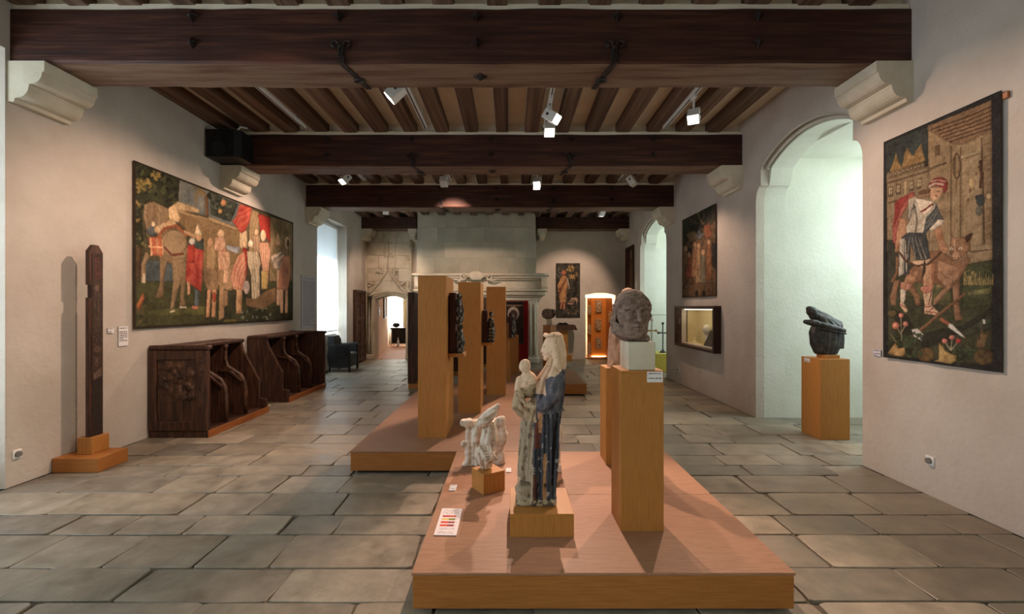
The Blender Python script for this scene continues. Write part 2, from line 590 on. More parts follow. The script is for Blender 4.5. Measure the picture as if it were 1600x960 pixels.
# ceiling: boards, joists in four bays, beams
ceiling = bx('ceiling', XL - .3, XR + .3, YB, YF + .3, 4.455, 4.62, M['ceil'], bev=0, kind='structure')
BEAMS = [(1.1, 3.79, 4.27), (4.05, 3.79, 4.27), (7.0, 3.79, 4.27), (9.92, 3.80, 4.28)]
JX = [-2.455 + .4655 * i for i in range(-4, 13)]
jm = bpy.data.meshes.new('joist')
bm = new()
box(bm, -.095, .095, -.5, .5, 0, 1.0, .012)
bm.to_mesh(jm)
bm.free()
jm.materials.append(M['joist'])
bays = [(1.57, 4.05), (4.52, 7.0), (7.47, 9.92), (10.39, 14.1)]
rj = random.Random(3)
for y0, y1 in bays:
    for x in JX:
        o = bpy.data.objects.new('joist', jm)
        COL.objects.link(o)
        o.parent = ceiling
        w = Vector((x + rj.uniform(-.012, .012), (y0 + y1) / 2, 4.305 + rj.uniform(-.008, .006)))
        o.location = worldmat(ceiling).inverted() @ w
        o.scale = (rj.uniform(.92, 1.08), y1 - y0 + .3, .155)
        o.rotation_euler = (0, 0, rj.uniform(-.004, .004))


def weathered_beam(i, y0, z0, z1, x0=XL - .1, x1=XR + .1, depth=.47):
    """slightly uneven squared oak beam"""
    rr = random.Random(40 + i)
    n = 26
    bm = new()
    rings = []
    for k in range(n + 1):
        x = x0 + (x1 - x0) * k / n
        j = lambda s=.006: rr.uniform(-s, s)
        sag = -.012 * math.sin(PI * k / n)
        b = .018
        yy0, yy1 = y0 + j(), y0 + depth + j()
        zz0, zz1 = z0 + sag + j(.005), z1 + j(.004)
        q = [(yy0 + b, zz0), (yy1 - b, zz0), (yy1, zz0 + b), (yy1, zz1 - b), (yy1 - b, zz1), (yy0 + b, zz1), (yy0, zz1 - b), (yy0, zz0 + b)]
        rings.append([bm.verts.new((x, a, c)) for a, c in q])
    for a, b_ in zip(rings, rings[1:]):
        for k in range(8):
            bm.faces.new((a[k], a[(k + 1) % 8], b_[(k + 1) % 8], b_[k]))
    bm.faces.new(rings[0][::-1])
    bm.faces.new(rings[-1])
    bmesh.ops.recalc_face_normals(bm, faces=bm.faces)
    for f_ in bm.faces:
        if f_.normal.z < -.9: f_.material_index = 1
    return bm


def rosette(bm, x, y, z, s, axis):
    """small iron star boss: axis 'y' on the face, 'z' under the soffit"""
    pts = []
    for k in range(16):
        a = PI * k / 8
        r = s * (1.0 if k % 4 == 0 else 0.62 if k % 4 == 2 else 0.42)
        pts.append((r * math.cos(a), r * math.sin(a)))
    def q(u, v, d):
        return Vector((x + u, y - d, z + v)) if axis == 'y' else Vector((x + u, y + v, z - d))
    base = [bm.verts.new(q(u, v, 0)) for u, v in pts]
    mid = [bm.verts.new(q(u * .8, v * .8, .022)) for u, v in pts]
    top = bm.verts.new(q(0, 0, .055))
    n = len(pts)
    for k in range(n):
        bm.faces.new((base[k], base[(k + 1) % n], mid[(k + 1) % n], mid[k]))
        bm.faces.new((mid[k], mid[(k + 1) % n], top))
    bm.faces.new(base[::-1])


M['soffit'] = noise_mat('soffit_with_paint_traces', [rgb(84, 58, 46), rgb(112, 86, 70), rgb(128, 106, 90), rgb(120, 92, 52)], 2.2, (0.5, 5, 5), detail=8, rough=0.7, bump=0.4, bscale=8, bdist=0.01, spec=0.25, lo=0.3, hi=0.72)  # lighter tone stands for light bounced off the floor; grey and ochre are paint
BLAB = ['dark oak ceiling beam with no iron straps, before all the others', 'dark oak ceiling beam crossing just before the first pair of spotlights', 'dark oak ceiling beam with the black loudspeaker at its end', 'dark oak ceiling beam just before the fireplace bay']
beam_objs = []
for i, (y0, z0, z1) in enumerate(BEAMS):
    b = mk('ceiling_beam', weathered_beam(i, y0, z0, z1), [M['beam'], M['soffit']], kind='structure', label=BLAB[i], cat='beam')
    beam_objs.append(b)
    if i == 0:
        continue
    # plaster fillet on top of the beam
    bx('plaster_fillet', XL, XR, y0 + .015, y0 + .455, z1 - .005, z1 + .05, M['ceil'], b, bev=.006)
    # plaster infill between the joists above the beam
    bx('plaster_infill', XL, XR, y0 + .10, y0 + .37, z1 + .04, 4.53, M['ceil'], b, bev=0)
    for xs, sg in ((-1.50, 1), (0.93, -1)):
        bm = new()
        zf = z0
        yf = y0 - .012
        prism(bm, [(xs - .028, yf, zf - .01), (xs + .028, yf, zf - .01), (xs + .036, yf, zf + .15), (xs - .036, yf, zf + .15)], (0, .02, 0))
        for s in (-1, 1):
            sp = []
            for k in range(15):
                a = k / 14 * 1.5 * PI
                r = .042 * (1 - .55 * k / 14)
                sp.append((xs + s * (.058 - r * math.cos(a) * .9) , yf - .006, zf + .155 + r * math.sin(a) * .9 - .01))
            sp = [(xs + s * .01, yf - .004, zf + .05)] + sp
            tube(bm, sp, [.012] * (len(sp) - 1) + [.016], 6)
        tube(bm, [(xs, yf - .004, zf + .12), (xs, yf - .028, zf + .12)], [.02, .012], 8)
        dx = sg * .10
        zs = zf - .022
        prism(bm, [(xs - .028, yf - .01, zs), (xs + .028, yf - .01, zs), (xs + dx + .024, y0 + .47, zs), (xs + dx - .024, y0 + .47, zs)], (0, 0, .024))
        rc = Vector((xs + dx * .62, y0 + .29, zs - .004))
        tube(bm, [rc + Vector((.045 * math.cos(2 * PI * k / 12), .03 * math.sin(2 * PI * k / 12), 0)) for k in range(13)], .013, 6)
        mk('iron_strap', bm, M['iron'], b)
    for x in (-2.82, -1.52, -.296, .95, 2.2):
        bm = new()
        rosette(bm, x, y0 + .004, z0 + .405, .062, 'y')
        mk('iron_rosette', bm, M['iron'], b)
    for x in (-2.82, -.296, 2.2):
        bm = new()
        rosette(bm, x, y0 + .004, z0 + .165, .058, 'y')
        mk('iron_rosette', bm, M['iron'], b)
    bm = new()
    rosette(bm, -.28, y0 + .22, z0 - .008, .07, 'z')
    mk('iron_rosette', bm, M['iron'], b)

# stone corbels under the beam ends
def corbel(wallo, X, s, y0, ztop, w=.52, pr=.33, hh=.36, name='corbel'):
    prof = [(0, 0), (pr, 0), (pr, -.09)]
    for k in range(6):                              # ovolo
        a = PI / 2 * k / 5
        prof.append((pr - .02 - .085 * (1 - math.cos(a)), -.10 - .10 * math.sin(a)))
    prof += [(pr - .135, -.205), (pr - .135, -.225)]
    for k in range(6):                              # second ovolo
        a = PI / 2 * k / 5
        prof.append((pr - .14 - .10 * (1 - math.cos(a)), -.23 - .095 * math.sin(a)))
    prof += [(pr - .26, -.33), (pr - .27, -hh), (0, -hh)]
    bm = new()
    prism(bm, [(X + s * p, y0 - .025, ztop + q) for p, q in prof], (0, w, 0))
    mk(name, bm, M['stone'], wallo)


for i, (y0, z0, z1) in enumerate(BEAMS):
    if i == 0: continue
    corbel(wall_left, XL, 1, y0, z0 - .004)
    corbel(wall_right, XR, -1, y0, z0 - .004)

# ------------------------------------------------------------------ floor of stone slabs
floor = bx('floor', XL - .3, XO, YB, 20.4, -.12, -.014, M['mortar'], bev=0, kind='structure')
rows = [1.2, 1.63, 2.06, 2.473, 2.795, 3.208, 3.511, 3.928, 4.33, 4.615, 4.93, 5.366, 5.73, 6.216]
rf = random.Random(11)
while rows[-1] < 13.75:
    rows.append(rows[-1] + rf.uniform(.34, .47))
rows[-1] = YF
KNOWN = {2.473: [-4.45, -3.5, -2.81, -2.18, -1.33, -.5, .3, 1.0, 1.63, 2.33, 3.02, 3.57],
         2.795: [-4.45, -3.75, -3.10, -2.53, -1.96, -1.49, -.6, .2, 1.0, 1.42, 1.99, 2.66, 3.3, 3.57],
         3.208: [-4.45, -3.9, -3.27, -2.82, -2.33, -1.64, -1.26, -.5, .3, 1.07, 1.36, 2.01, 2.62, 3.2, 3.57],
         3.511: [-4.45, -3.6, -2.58, -2.03, -1.37, -.6, .1, .8, 1.45, 2.2, 2.9, 3.57]}
slabs = []
platform_rects = [(-.5, 1.47, 2.45, 4.3), (-1.5, .43, 4.45, 8.3), (-.55, 1.35, 8.3, 10.1)]
for ra, rb_ in zip(rows, rows[1:]):
    inn = [c for c, hw in NICHES if ra > c - hw - .25 and rb_ < c + hw + .25]
    if ra in KNOWN:
        xs = KNOWN[ra]
    else:
        xs = [XL]
        x = XL + rf.uniform(.25, .7)
        while x < XR - .3:
            xs.append(x)
            x += rf.uniform(.42, .92)
        xs.append(XR)
    if inn:
        xs = xs[:-1]
        while xs[-1] < XO - .7: xs.append(xs[-1] + rf.uniform(.45, .85))
        xs.append(XO)
    for x0, x1 in zip(xs, xs[1:]):
        if any(x0 > a and x1 < b and ra > c and rb_ < d for a, b, c, d in platform_rects):
            continue
        slabs.append((x0, x1, ra, rb_))
# threshold and next room
for k in range(5):
    for x0, x1 in ((-4.6, -4.0), (-4.0, -3.5), (-3.5, -2.9)):
        pass


def slab_geo(bm, x0, x1, y0, y1, r):
    g = r.uniform(.002, .006)
    j = lambda: r.uniform(-.008, .008)
    z = r.uniform(-.004, .004)
    sk = r.uniform(-.02, .02)
    c = [(x0 + g + j() * .6, y0 + g + j() * .4), (x1 - g + j() * .6, y0 + g + j() * .4), (x1 - g + sk + j() * .6, y1 - g + j() * .4), (x0 + g + sk + j() * .6, y1 - g + j() * .4)]
    pts = []
    for i in range(4):                              # worn corners, slightly wavy edges
        a, b = Vector(c[i]), Vector(c[(i + 1) % 4])
        d = (b - a)
        nrm = Vector((-d.y, d.x)).normalized()
        pts.append(a.lerp(b, .04) + nrm * .004)
        pts.append(a.lerp(b, .35) + nrm * r.uniform(-.003, .006))
        pts.append(a.lerp(b, .68) + nrm * r.uniform(-.003, .006))
        pts.append(a.lerp(b, .96) + nrm * .004)
    ctr = Vector(((x0 + x1) / 2, (y0 + y1) / 2))
    tx, ty = r.uniform(-.004, .004), r.uniform(-.004, .004)
    def zz(p): return z + tx * (p.x - ctr.x) + ty * (p.y - ctr.y)
    lo = [bm.verts.new((p.x, p.y, -.02)) for p in pts]
    md = [bm.verts.new((p.x, p.y, zz(p) - .0035)) for p in pts]
    tp = [bm.verts.new((p.x + (ctr.x - p.x) * min(.5, .0045 / max(.05, (ctr - p).length)), p.y + (ctr.y - p.y) * min(.5, .0045 / max(.05, (ctr - p).length)), zz(p))) for p in pts]
    n = len(pts)
    for k in range(n):
        bm.faces.new((lo[k], lo[(k + 1) % n], md[(k + 1) % n], md[k]))
        bm.faces.new((md[k], md[(k + 1) % n], tp[(k + 1) % n], tp[k]))
    bm.faces.new(tp)


def seen_size(s):
    x0, x1, y0, y1 = s
    ya = max(y0, 1.0)
    return (x1 - x0) / ya * (1 / ya - 1 / max(y1, ya + .01)) if y1 > 2.0 else 0


rs_ = random.Random(5)
order = sorted(slabs, key=seen_size, reverse=True)
for s in order[:296]:
    bm = new()
    slab_geo(bm, *s, rs_)
    mk('stone_slab', bm, M['slab'], floor)
bm = new()
for s in order[296:]:
    slab_geo(bm, *s, rs_)
mk('far_stone_slabs', bm, M['slab'], floor, kind='stuff')

# ================================================================== PAINTED SURFACES (flat print, weaving)
class Raster:
    """a small picture painted in code; becomes the colour attribute of a dense grid"""

    def __init__(s, w, h, col, seed=1):
        s.w, s.h = w, h
        s.a = np.empty((h, w, 3), np.float32)
        s.a[:] = np.array(col[:3], np.float32)
        s.X, s.Y = np.meshgrid((np.arange(w) + .5) / w, (np.arange(h) + .5) / h)
        s.r = np.random.RandomState(seed)
        s.tf = lambda p: p                          # input point -> (u, v), v downwards
        s.n1 = s.noise(9)
        s.n2 = s.noise(30)

    def noise(s, k):
        kx, ky = max(2, k), max(2, int(k * s.h / s.w) + 1)
        g = s.r.rand(ky + 2, kx + 2).astype(np.float32)
        fx, fy = s.X * kx, s.Y * ky
        ix, iy = fx.astype(int), fy.astype(int)
        tx, ty = fx - ix, fy - iy
        tx, ty = tx * tx * (3 - 2 * tx), ty * ty * (3 - 2 * ty)
        return (g[iy, ix] * (1 - tx) + g[iy, ix + 1] * tx) * (1 - ty) + (g[iy + 1, ix] * (1 - tx) + g[iy + 1, ix + 1] * tx) * ty

    def mask(s, pts):
        q = np.array([s.tf(p) for p in pts], np.float64)
        m = np.zeros((s.h, s.w), bool)
        x0, x1 = int(max(0, q[:, 0].min() * s.w - 1)), int(min(s.w, q[:, 0].max() * s.w + 2))
        y0, y1 = int(max(0, q[:, 1].min() * s.h - 1)), int(min(s.h, q[:, 1].max() * s.h + 2))
        if x1 <= x0 or y1 <= y0: return m
        X, Y = s.X[y0:y1, x0:x1], s.Y[y0:y1, x0:x1]
        inn = np.zeros(X.shape, bool)
        n = len(q)
        for i in range(n):
            xa, ya = q[i]
            xb, yb = q[(i + 1) % n]
            if ya == yb: continue
            c = ((ya > Y) != (yb > Y)) & (X < (xb - xa) * (Y - ya) / (yb - ya) + xa)
            inn ^= c
        m[y0:y1, x0:x1] = inn
        return m

    def fill(s, m, c, c2=None, fold=None, rough=0.12):
        c = np.array(c[:3], np.float32)
        if c2 is None:
            k = (s.n1 * .5 + s.n2 * .5 - .5)[m][:, None] * 2 * rough
            s.a[m] = np.clip(c * (1 + k), 0, 1)
        else:
            c2 = np.array(c2[:3], np.float32)
            if fold is None:
                t = np.clip((s.n1 * .4 + s.n2 * .6 - .5) * 2.4 + .5, 0, 1)
            else:
                ang, fr = fold
                t = np.clip(.40 + .26 * np.sin((s.X * math.cos(ang) + s.Y * s.h / s.w * math.sin(ang)) * fr * 6.283 + s.n1 * 16 + s.n2 * 3) + (s.n2 - .5) * .5, 0, 1)
            t = t[m][:, None]
            s.a[m] = c * (1 - t) + c2 * t
        if m.sum() > 60:                             # woven contour and modelling of each shape
            k = 2 if s.w > 200 else 1
            r = np.roll
            s.a[m & ~r(m, -2 * k, 1)] *= .80
            s.a[m & ~r(m, 2 * k, 1)] *= 1.10
            s.a[m & ~r(m, -2 * k, 0)] *= .86
            s.a[m & ~(r(m, 1, 0) & r(m, -1, 0) & r(m, 1, 1) & r(m, -1, 1))] *= .58

    def poly(s, pts, c, c2=None, fold=None, rough=.12):
        s.fill(s.mask(pts), c, c2, fold, rough)

    def ell(s, cx, cy, rx, ry, c, c2=None, fold=None, rot=0.0):
        ca, sa = math.cos(rot), math.sin(rot)
        pts = [(cx + rx * math.cos(t) * ca - ry * math.sin(t) * sa, cy + rx * math.cos(t) * sa + ry * math.sin(t) * ca) for t in np.linspace(0, 6.283, 18)[:-1]]
        s.poly(pts, c, c2, fold)

    def line(s, pts, w, c, c2=None):
        """stroke with half-width w, given in input units; w may taper (w0, w1)"""
        w0, w1 = w if isinstance(w, tuple) else (w, w)
        L, R = [], []
        n = len(pts)
        for i, p in enumerate(pts):
            a, b = pts[max(0, i - 1)], pts[min(n - 1, i + 1)]
            dx, dy = b[0] - a[0], b[1] - a[1]
            d = math.hypot(dx, dy) or 1
            ww = w0 + (w1 - w0) * i / max(1, n - 1)
            L.append((p[0] - dy / d * ww, p[1] + dx / d * ww))
            R.append((p[0] + dy / d * ww, p[1] - dx / d * ww))
        s.poly(L + R[::-1], c, c2)

    def finish(s, sat=.8, mean=.12, grain=.20, vary=.18):
        """age the picture: soften, fade towards brown, uneven tone"""
        a = s.a
        b = a.copy()
        b[1:-1, 1:-1] = (a[1:-1, 1:-1] * 4 + a[:-2, 1:-1] + a[2:, 1:-1] + a[1:-1, :-2] + a[1:-1, 2:]) / 8
        g = b.mean(2, keepdims=True)
        b = g + (b - g) * sat
        b = b * (1 - mean) + b.mean((0, 1)) * mean
        n = s.noise(14) - .5
        n3 = s.noise(max(40, s.w // 3)) - .5
        b *= 1 + vary * n[..., None] * 2 + grain * n3[..., None] * 2 + (s.r.rand(s.h, s.w, 1) - .5) * grain
        s.a = np.clip(b, 0.004, 1).astype(np.float32)
        return s

    def tufts(s, pts, n, sz, cols, seed=0):
        """leafy dabs inside a polygon of input points"""
        rr = random.Random(seed)
        xs, ys = [p[0] for p in pts], [p[1] for p in pts]
        k = 0
        t = 0
        while k < n and t < n * 20:
            t += 1
            x, y = rr.uniform(min(xs), max(xs)), rr.uniform(min(ys), max(ys))
            ins = False
            for i in range(len(pts)):
                (xa, ya), (xb, yb) = pts[i], pts[(i + 1) % len(pts)]
                if (ya > y) != (yb > y) and x < (xb - xa) * (y - ya) / (yb - ya) + xa: ins = not ins
            if not ins: continue
            k += 1
            a = rr.uniform(0, PI)
            s.ell(x, y, sz * rr.uniform(.5, 1.1), sz * rr.uniform(.25, .5), rr.choice(cols), rot=a)


def raster_sheet(name, R, origin, du, dv, thick, mat, parent=None, wave=0.0, **k):
    """grid sheet: origin = top corner, du/dv = edge vectors, thick = vector towards the back; colours from R"""
    w, h = R.w, R.h
    o, du, dv, th = (np.array(v, np.float64) for v in (origin, du, dv, thick))
    U, V = np.meshgrid(np.arange(w + 1) / w, np.arange(h + 1) / h)
    co = o + U[..., None] * du + V[..., None] * dv
    if wave > 0:
        ww = wave * (np.sin(U * 9 + V * 2) * .6 + np.sin(U * 21 + 1.3 + V * 1.5) * .4) * (.25 + V)
        co = co - th / np.linalg.norm(th) * (ww[..., None] + wave)
    co = co.reshape(-1, 3)
    idx = (np.arange(h)[:, None] * (w + 1) + np.arange(w)[None, :])
    q = np.stack([idx, idx + w + 1, idx + w + 2, idx + 1], -1).reshape(-1, 4)
    n0 = len(co)
    back = np.array([o + th, o + du + th, o + du + dv + th, o + dv + th])
    rim_t = [n0] + []
    faces = q.tolist()
    ring = list(range(0, w + 1)) + [(w + 1) * r + w for r in range(1, h + 1)] + [(w + 1) * h + c for c in range(w - 1, -1, -1)] + [(w + 1) * r for r in range(h - 1, 0, -1)]
    rb = co[ring] + th
    n1 = n0
    co = np.vstack([co, rb])
    m = len(ring)
    side = [[ring[i], ring[(i + 1) % m], n1 + (i + 1) % m, n1 + i] for i in range(m)]
    faces += side
    faces.append([n1 + i for i in range(m)])
    me = bpy.data.meshes.new(name)
    me.from_pydata(co.tolist(), [], faces)
    me.update()
    ca = me.color_attributes.new('Col', 'FLOAT_COLOR', 'CORNER')
    nl = len(me.loops)
    col = np.ones((nl, 4), np.float32)
    fc = R.a.reshape(-1, 3)
    col[:len(fc) * 4, :3] = np.repeat(fc, 4, axis=0)
    edge = fc.mean(0) * .4
    col[len(fc) * 4:, :3] = edge
    ca.data.foreach_set('color', col.ravel())
    return mk(name, me, mat, parent, **k)


M['print'] = vcol_mat('printed_card', 0.6, 0.0, 50, 0.2)
M['weave'] = vcol_mat('woven_wool', 0.95, 0.35, 260, 0.05, 1.0, 0.10)


def text_raster(w, h, bg, ink, top=.08, bottom=.92, lh=4, seed=1, left=.1, right=.9, head=True):
    R = Raster(w, h, bg, seed)
    rr = random.Random(seed)
    y = int(h * top)
    first = True
    while y < h * bottom:
        x = int(w * left)
        end = w * right if rr.random() > .2 else w * rr.uniform(.5, right)
        while x < end:
            n = rr.randint(2, 5)
            R.a[y:y + max(1, lh // 2), x:min(int(end), x + n)] = np.array(ink[:3])
            x += n + 1
        y += lh * (2 if first and head else 1)
        first = False
    return R


# ================================================================== PLATFORMS AND PLINTHS
PT = .217                                          # platform top height


def platform(name, label, x0, x1, y0, y1, seams):
    t = empty(name, ((x0 + x1) / 2, (y0 + y1) / 2, 0), label, 'platform', 'low wooden display platforms')
    bx('plinth_recess', x0 + .05, x1 - .05, y0 + .05, y1 - .05, -.012, .028, M['darkgrey'], t, bev=0)  # coloured near black for the shade under the platform edge
    f = M['ply_h']
    bx('front_board', x0, x1, y0, y0 + .02, .026, PT - .014, f, t, bev=.003)
    bx('back_board', x0, x1, y1 - .02, y1, .026, PT - .014, f, t, bev=.003)
    bx('side_board', x0, x0 + .02, y0 + .02, y1 - .02, .026, PT - .014, M['ply_side'], t, bev=.003)
    bx('side_board', x1 - .02, x1, y0 + .02, y1 - .02, .026, PT - .014, M['ply_side'], t, bev=.003)
    ys = [y0 - .006] + seams + [y1 + .006]
    for a, b in zip(ys, ys[1:]):
        bx('deck_panel', x0 - .006, x1 + .006, a + .0008, b - .0008, PT - .014, PT, M['deck'], t, bev=.002)
    return t


M['ply_side'] = noise_mat('golden_veneer_side', [rgb(150, 94, 44), rgb(161, 103, 49), rgb(169, 111, 55)], 12, (12, 0.5, 12), detail=6, rough=0.5, spec=0.3)
platform('display_platform', 'low wooden platform carrying the painted Madonna and the stone head', -.508, 1.483, 2.375, 4.37, [3.37])
platform('display_platform', 'low wooden platform carrying the row of tall veneered panels', -1.537, .45, 4.385, 8.24, [5.35, 6.31, 7.27])
platform('display_platform', 'low wooden platform in front of the lectern and alcove', -.6, 1.39, 8.262, 10.2, [9.2])


def plinth(name, label, x0, x1, y0, y1, z0, z1, cat='plinth', group=None, rz=0.0, cap=True):
    """veneered box plinth: four boards and a top"""
    c = ((x0 + x1) / 2, (y0 + y1) / 2, z0)
    t = empty(name, c, label, cat, group, rz)
    w, d, h = (x1 - x0) / 2, (y1 - y0) / 2, z1 - z0
    Rz = Matrix.Translation(Vector(c)) @ Matrix.Rotation(rz, 4, 'Z')
    b = .018
    for nm, q in (('front_board', (-w, w, -d, -d + b)), ('back_board', (-w, w, d - b, d)), ('side_board', (-w, -w + b, -d + b, d - b)), ('side_board', (w - b, w, -d + b, d - b))):
        bm = new()
        box(bm, q[0], q[1], q[2], q[3], 0.0, h - .016, .0015)
        o = mk(nm, bm, M['ply'], None)
        lc = o.location.copy()
        o.parent = t
        o.location = lc
    bm = new()
    box(bm, -w, w, -d, d, h - .016, h, .0015)
    o = mk('top_board', bm, M['ply'], None)
    lc = o.location.copy()
    o.parent = t
    o.location = lc
    return t


G_PANEL = 'tall veneered panels in a row'
plinth('display_pylon', 'tallest-looking veneered panel, foremost of the row on the platform edge', -.976, -.678, 4.82, 5.45, PT, 1.94, 'panel', G_PANEL)
plinth('display_pylon', 'tall veneered panel between the two panels with dark carvings on their sides', -.68, -.386, 5.96, 6.6, PT, 1.935, 'panel', G_PANEL)
plinth('display_pylon', 'tall veneered panel third in the row, before the fireplace mantel', -.374, -.07, 7.18, 7.8, PT, 1.93, 'panel', G_PANEL)
plinth('display_pylon', 'narrow veneered panel behind the row with a carving on its bracket', -.072, .008, 8.7, 9.3, PT, 1.28, 'panel', G_PANEL)
plinth('red_brown_plinth', 'slim reddish veneered plinth before the red panel', .012, .182, 9.62, 9.82, PT, 1.02, 'plinth')

madonna_plinth = plinth('low_plinth', 'low square wooden plinth under the painted Madonna statue', 0, .385, 2.74, 3.14, PT, PT + .14)
plinth('cube_plinth', 'small wooden cube turned cornerwise under the draped fragment', -.167 - .0925, -.167 + .0925, 3.475 - .0925, 3.475 + .0925, PT, PT + .151, rz=math.radians(33))
plinth('tall_plinth', 'tall square wooden plinth under the stone head and white block', .684, .949, 2.81, 3.075, PT, 1.21, group='tall square plinths')
plinth('tall_plinth', 'tall square wooden plinth just behind the stone head plinth', .844, 1.11, 4.0, 4.26, PT, 1.066, group='tall square plinths')
plinth('tall_plinth', 'tall wooden plinth in the window niche under the black carving', 3.75, 4.107, 5.5, 5.86, 0, .976, group='tall square plinths')
plinth('tall_plinth', 'wooden plinth turned cornerwise under the round stone fragment', .75, .95, 9.72, 9.92, PT, 1.23, group='tall square plinths', rz=PI / 4)
bx('white_block', .735, .905, 2.835, 3.04, 1.21, 1.385, M['stone'], bev=.003, label='cream stone block between tall plinth and carved head', cat='block')
bx('white_block', .79, .90, 9.76, 9.87, 1.23, 1.345, M['stone'], bev=.003, label='small cream block under the round stone fragment', cat='block')
bx('wood_block', 3.85, 4.03, 5.56, 5.72, .976, 1.02, M['ply'], bev=.002, label='small wooden block under the black carving in the niche', cat='block')

# dark upright boards standing on wooden feet behind the row of panels
for (x0, x1, y0, y1, h), lab in (((-2.016, -1.875, 8.96, 9.9, 1.90), 'dark wooden board standing edgewise beside the foremost panel'),
                                 ((-1.36, -1.22, 10.7, 11.6, 1.88), 'dark wooden board standing edgewise behind the second panel'),
                                 ((-.74, -.60, 12.1, 12.6, 1.86), 'dark wooden board standing edgewise near the fireplace')):
    t = empty('dark_board', ((x0 + x1) / 2, (y0 + y1) / 2, 0), lab, 'panel', 'dark boards standing edgewise')
    bx('board', x0, x1, y0, y1, .10, h, M['oak_dark'], t, bev=.006)
    bx('foot', x0 + .005, x1 + .05, y0 + .02, y1 - .02, 0, .10, M['ply'], t, bev=.004)

# brackets on the panels that carry the carvings
bracket_specs = [(-.678, -.50, 4.95, 5.2, 1.06, 'wooden bracket on the foremost panel under the dark relief'),
                 (-.386, -.23, 6.1, 6.35, 1.09, 'wooden bracket on the second panel under the dark relief'),
                 (-.072, .06, 8.60, 8.70, .99, 'wooden bracket on the narrow panel under the small carving')]
for x0, x1, y0, y1, z, lab in bracket_specs:
    bx('wall_bracket', x0, x1, y0, y1, z, z + .04, M['ply'], bev=.002, label=lab, cat='bracket', group='brackets on the panels')

# ================================================================== POST ON THE LEFT
t = empty('stele_base', (-4.215, 4.585, 0), 'broad wooden base by the wall with the painted post', 'base')
bx('slab', -4.44, -3.995, 4.41, 4.76, 0, .136, M['ply_h'], t, bev=.003)
bx('socket_block', -4.31, -4.165, 4.53, 4.73, .136, .30, M['ply'], t, bev=.003)


def stele():
    R = Raster(30, 330, rgb(58, 40, 32), 4)
    R.fill(R.mask([(0, 0), (1, 0), (1, 1), (0, 1)]), rgb(44, 31, 26), rgb(84, 60, 44))
    R.poly([(.1, .02), (.9, .02), (.95, .13), (.5, .17), (.1, .14)], rgb(112, 52, 38), rgb(70, 40, 32))
    R.poly([(.2, .15), (.8, .15), (.85, .42), (.6, .45), (.15, .42)], rgb(96, 72, 52), rgb(60, 44, 36))
    R.ell(.45, .19, .25, .02, rgb(126, 96, 70))
    R.ell(.5, .53, .35, .02, rgb(104, 74, 54))
    R.ell(.5, .60, .3, .03, rgb(120, 84, 62), rgb(60, 40, 32))
    R.poly([(.15, .66), (.9, .63), (.9, .68), (.15, .70)], rgb(118, 92, 70))
    R.poly([(0, .70), (1, .68), (1, 1), (0, 1)], rgb(30, 25, 23), rgb(48, 40, 36))
    return R


t = empty('painted_post', (-4.22, 4.62, .30), 'tall dark painted wooden post with pointed top standing by the wall', 'post')
bm = new()
prism(bm, [(-4.245, 4.55, .30), (-4.245, 4.70, .30), (-4.245, 4.70, 2.16), (-4.245, 4.65, 2.235), (-4.245, 4.60, 2.235), (-4.245, 4.55, 2.17), (-4.245, 4.55, 1.83), (-4.245, 4.572, 1.83), (-4.245, 4.572, 1.70), (-4.245, 4.55, 1.70)], (.04, 0, 0))
mk('post', bm, M['oak_dark'], t)
raster_sheet('painted_face', stele().finish(.7, .35, .3, .3), (-4.202, 4.576, 2.15), (0, .12, 0), (0, 0, -1.84), (-.004, 0, 0), M['print'], t)

# ================================================================== CHOIR STALLS
def relief(name, origin, du, dv, nrm, nu, nv, amp, seed, mat, parent, blobs=26):
    """carved panel: a grid raised by rounded figures"""
    rr = np.random.RandomState(seed)
    o, du, dv, nr = (np.array(v, np.float64) for v in (origin, du, dv, nrm))
    U, V = np.meshgrid(np.linspace(0, 1, nu + 1), np.linspace(0, 1, nv + 1))
    asp = np.linalg.norm(dv) / np.linalg.norm(du)
    hgt = np.zeros_like(U)
    for _ in range(blobs):
        cx, cy = rr.uniform(.08, .92), rr.uniform(.05, .95)
        sx, sy = rr.uniform(.04, .10), rr.uniform(.05, .16) / asp
        a = rr.uniform(-.7, .7)
        X, Y = (U - cx), (V - cy)
        X, Y = X * math.cos(a) + Y * math.sin(a), -X * math.sin(a) + Y * math.cos(a)
        d = (X / sx) ** 2 + (Y / sy) ** 2
        hgt = np.maximum(hgt, rr.uniform(.5, 1) * np.sqrt(np.clip(1 - d, 0, 1)))
    hgt *= (U > .03) & (U < .97) & (V > .02) & (V < .98)
    co = (o + U[..., None] * du + V[..., None] * dv + hgt[..., None] * amp * nr).reshape(-1, 3)
    idx = (np.arange(nv)[:, None] * (nu + 1) + np.arange(nu)[None, :])
    q = np.stack([idx, idx + 1, idx + nu + 2, idx + nu + 1], -1).reshape(-1, 4)
    me = bpy.data.meshes.new(name)
    me.from_pydata(co.tolist(), [], q.tolist())
    me.update()
    return mk(name, me, mat, parent, smooth=True)


def s_profile(d):
    """side outline of a stall divider: distance from wall, height"""
    return [(0, .09), (d * .84, .09), (d * .84, .42), (d * .82, .54), (d * .74, .64), (d * .60, .70), (d * .48, .76), (d * .43, .86), (d * .44, 1.02), (d * .46, 1.07), (0, 1.07)]


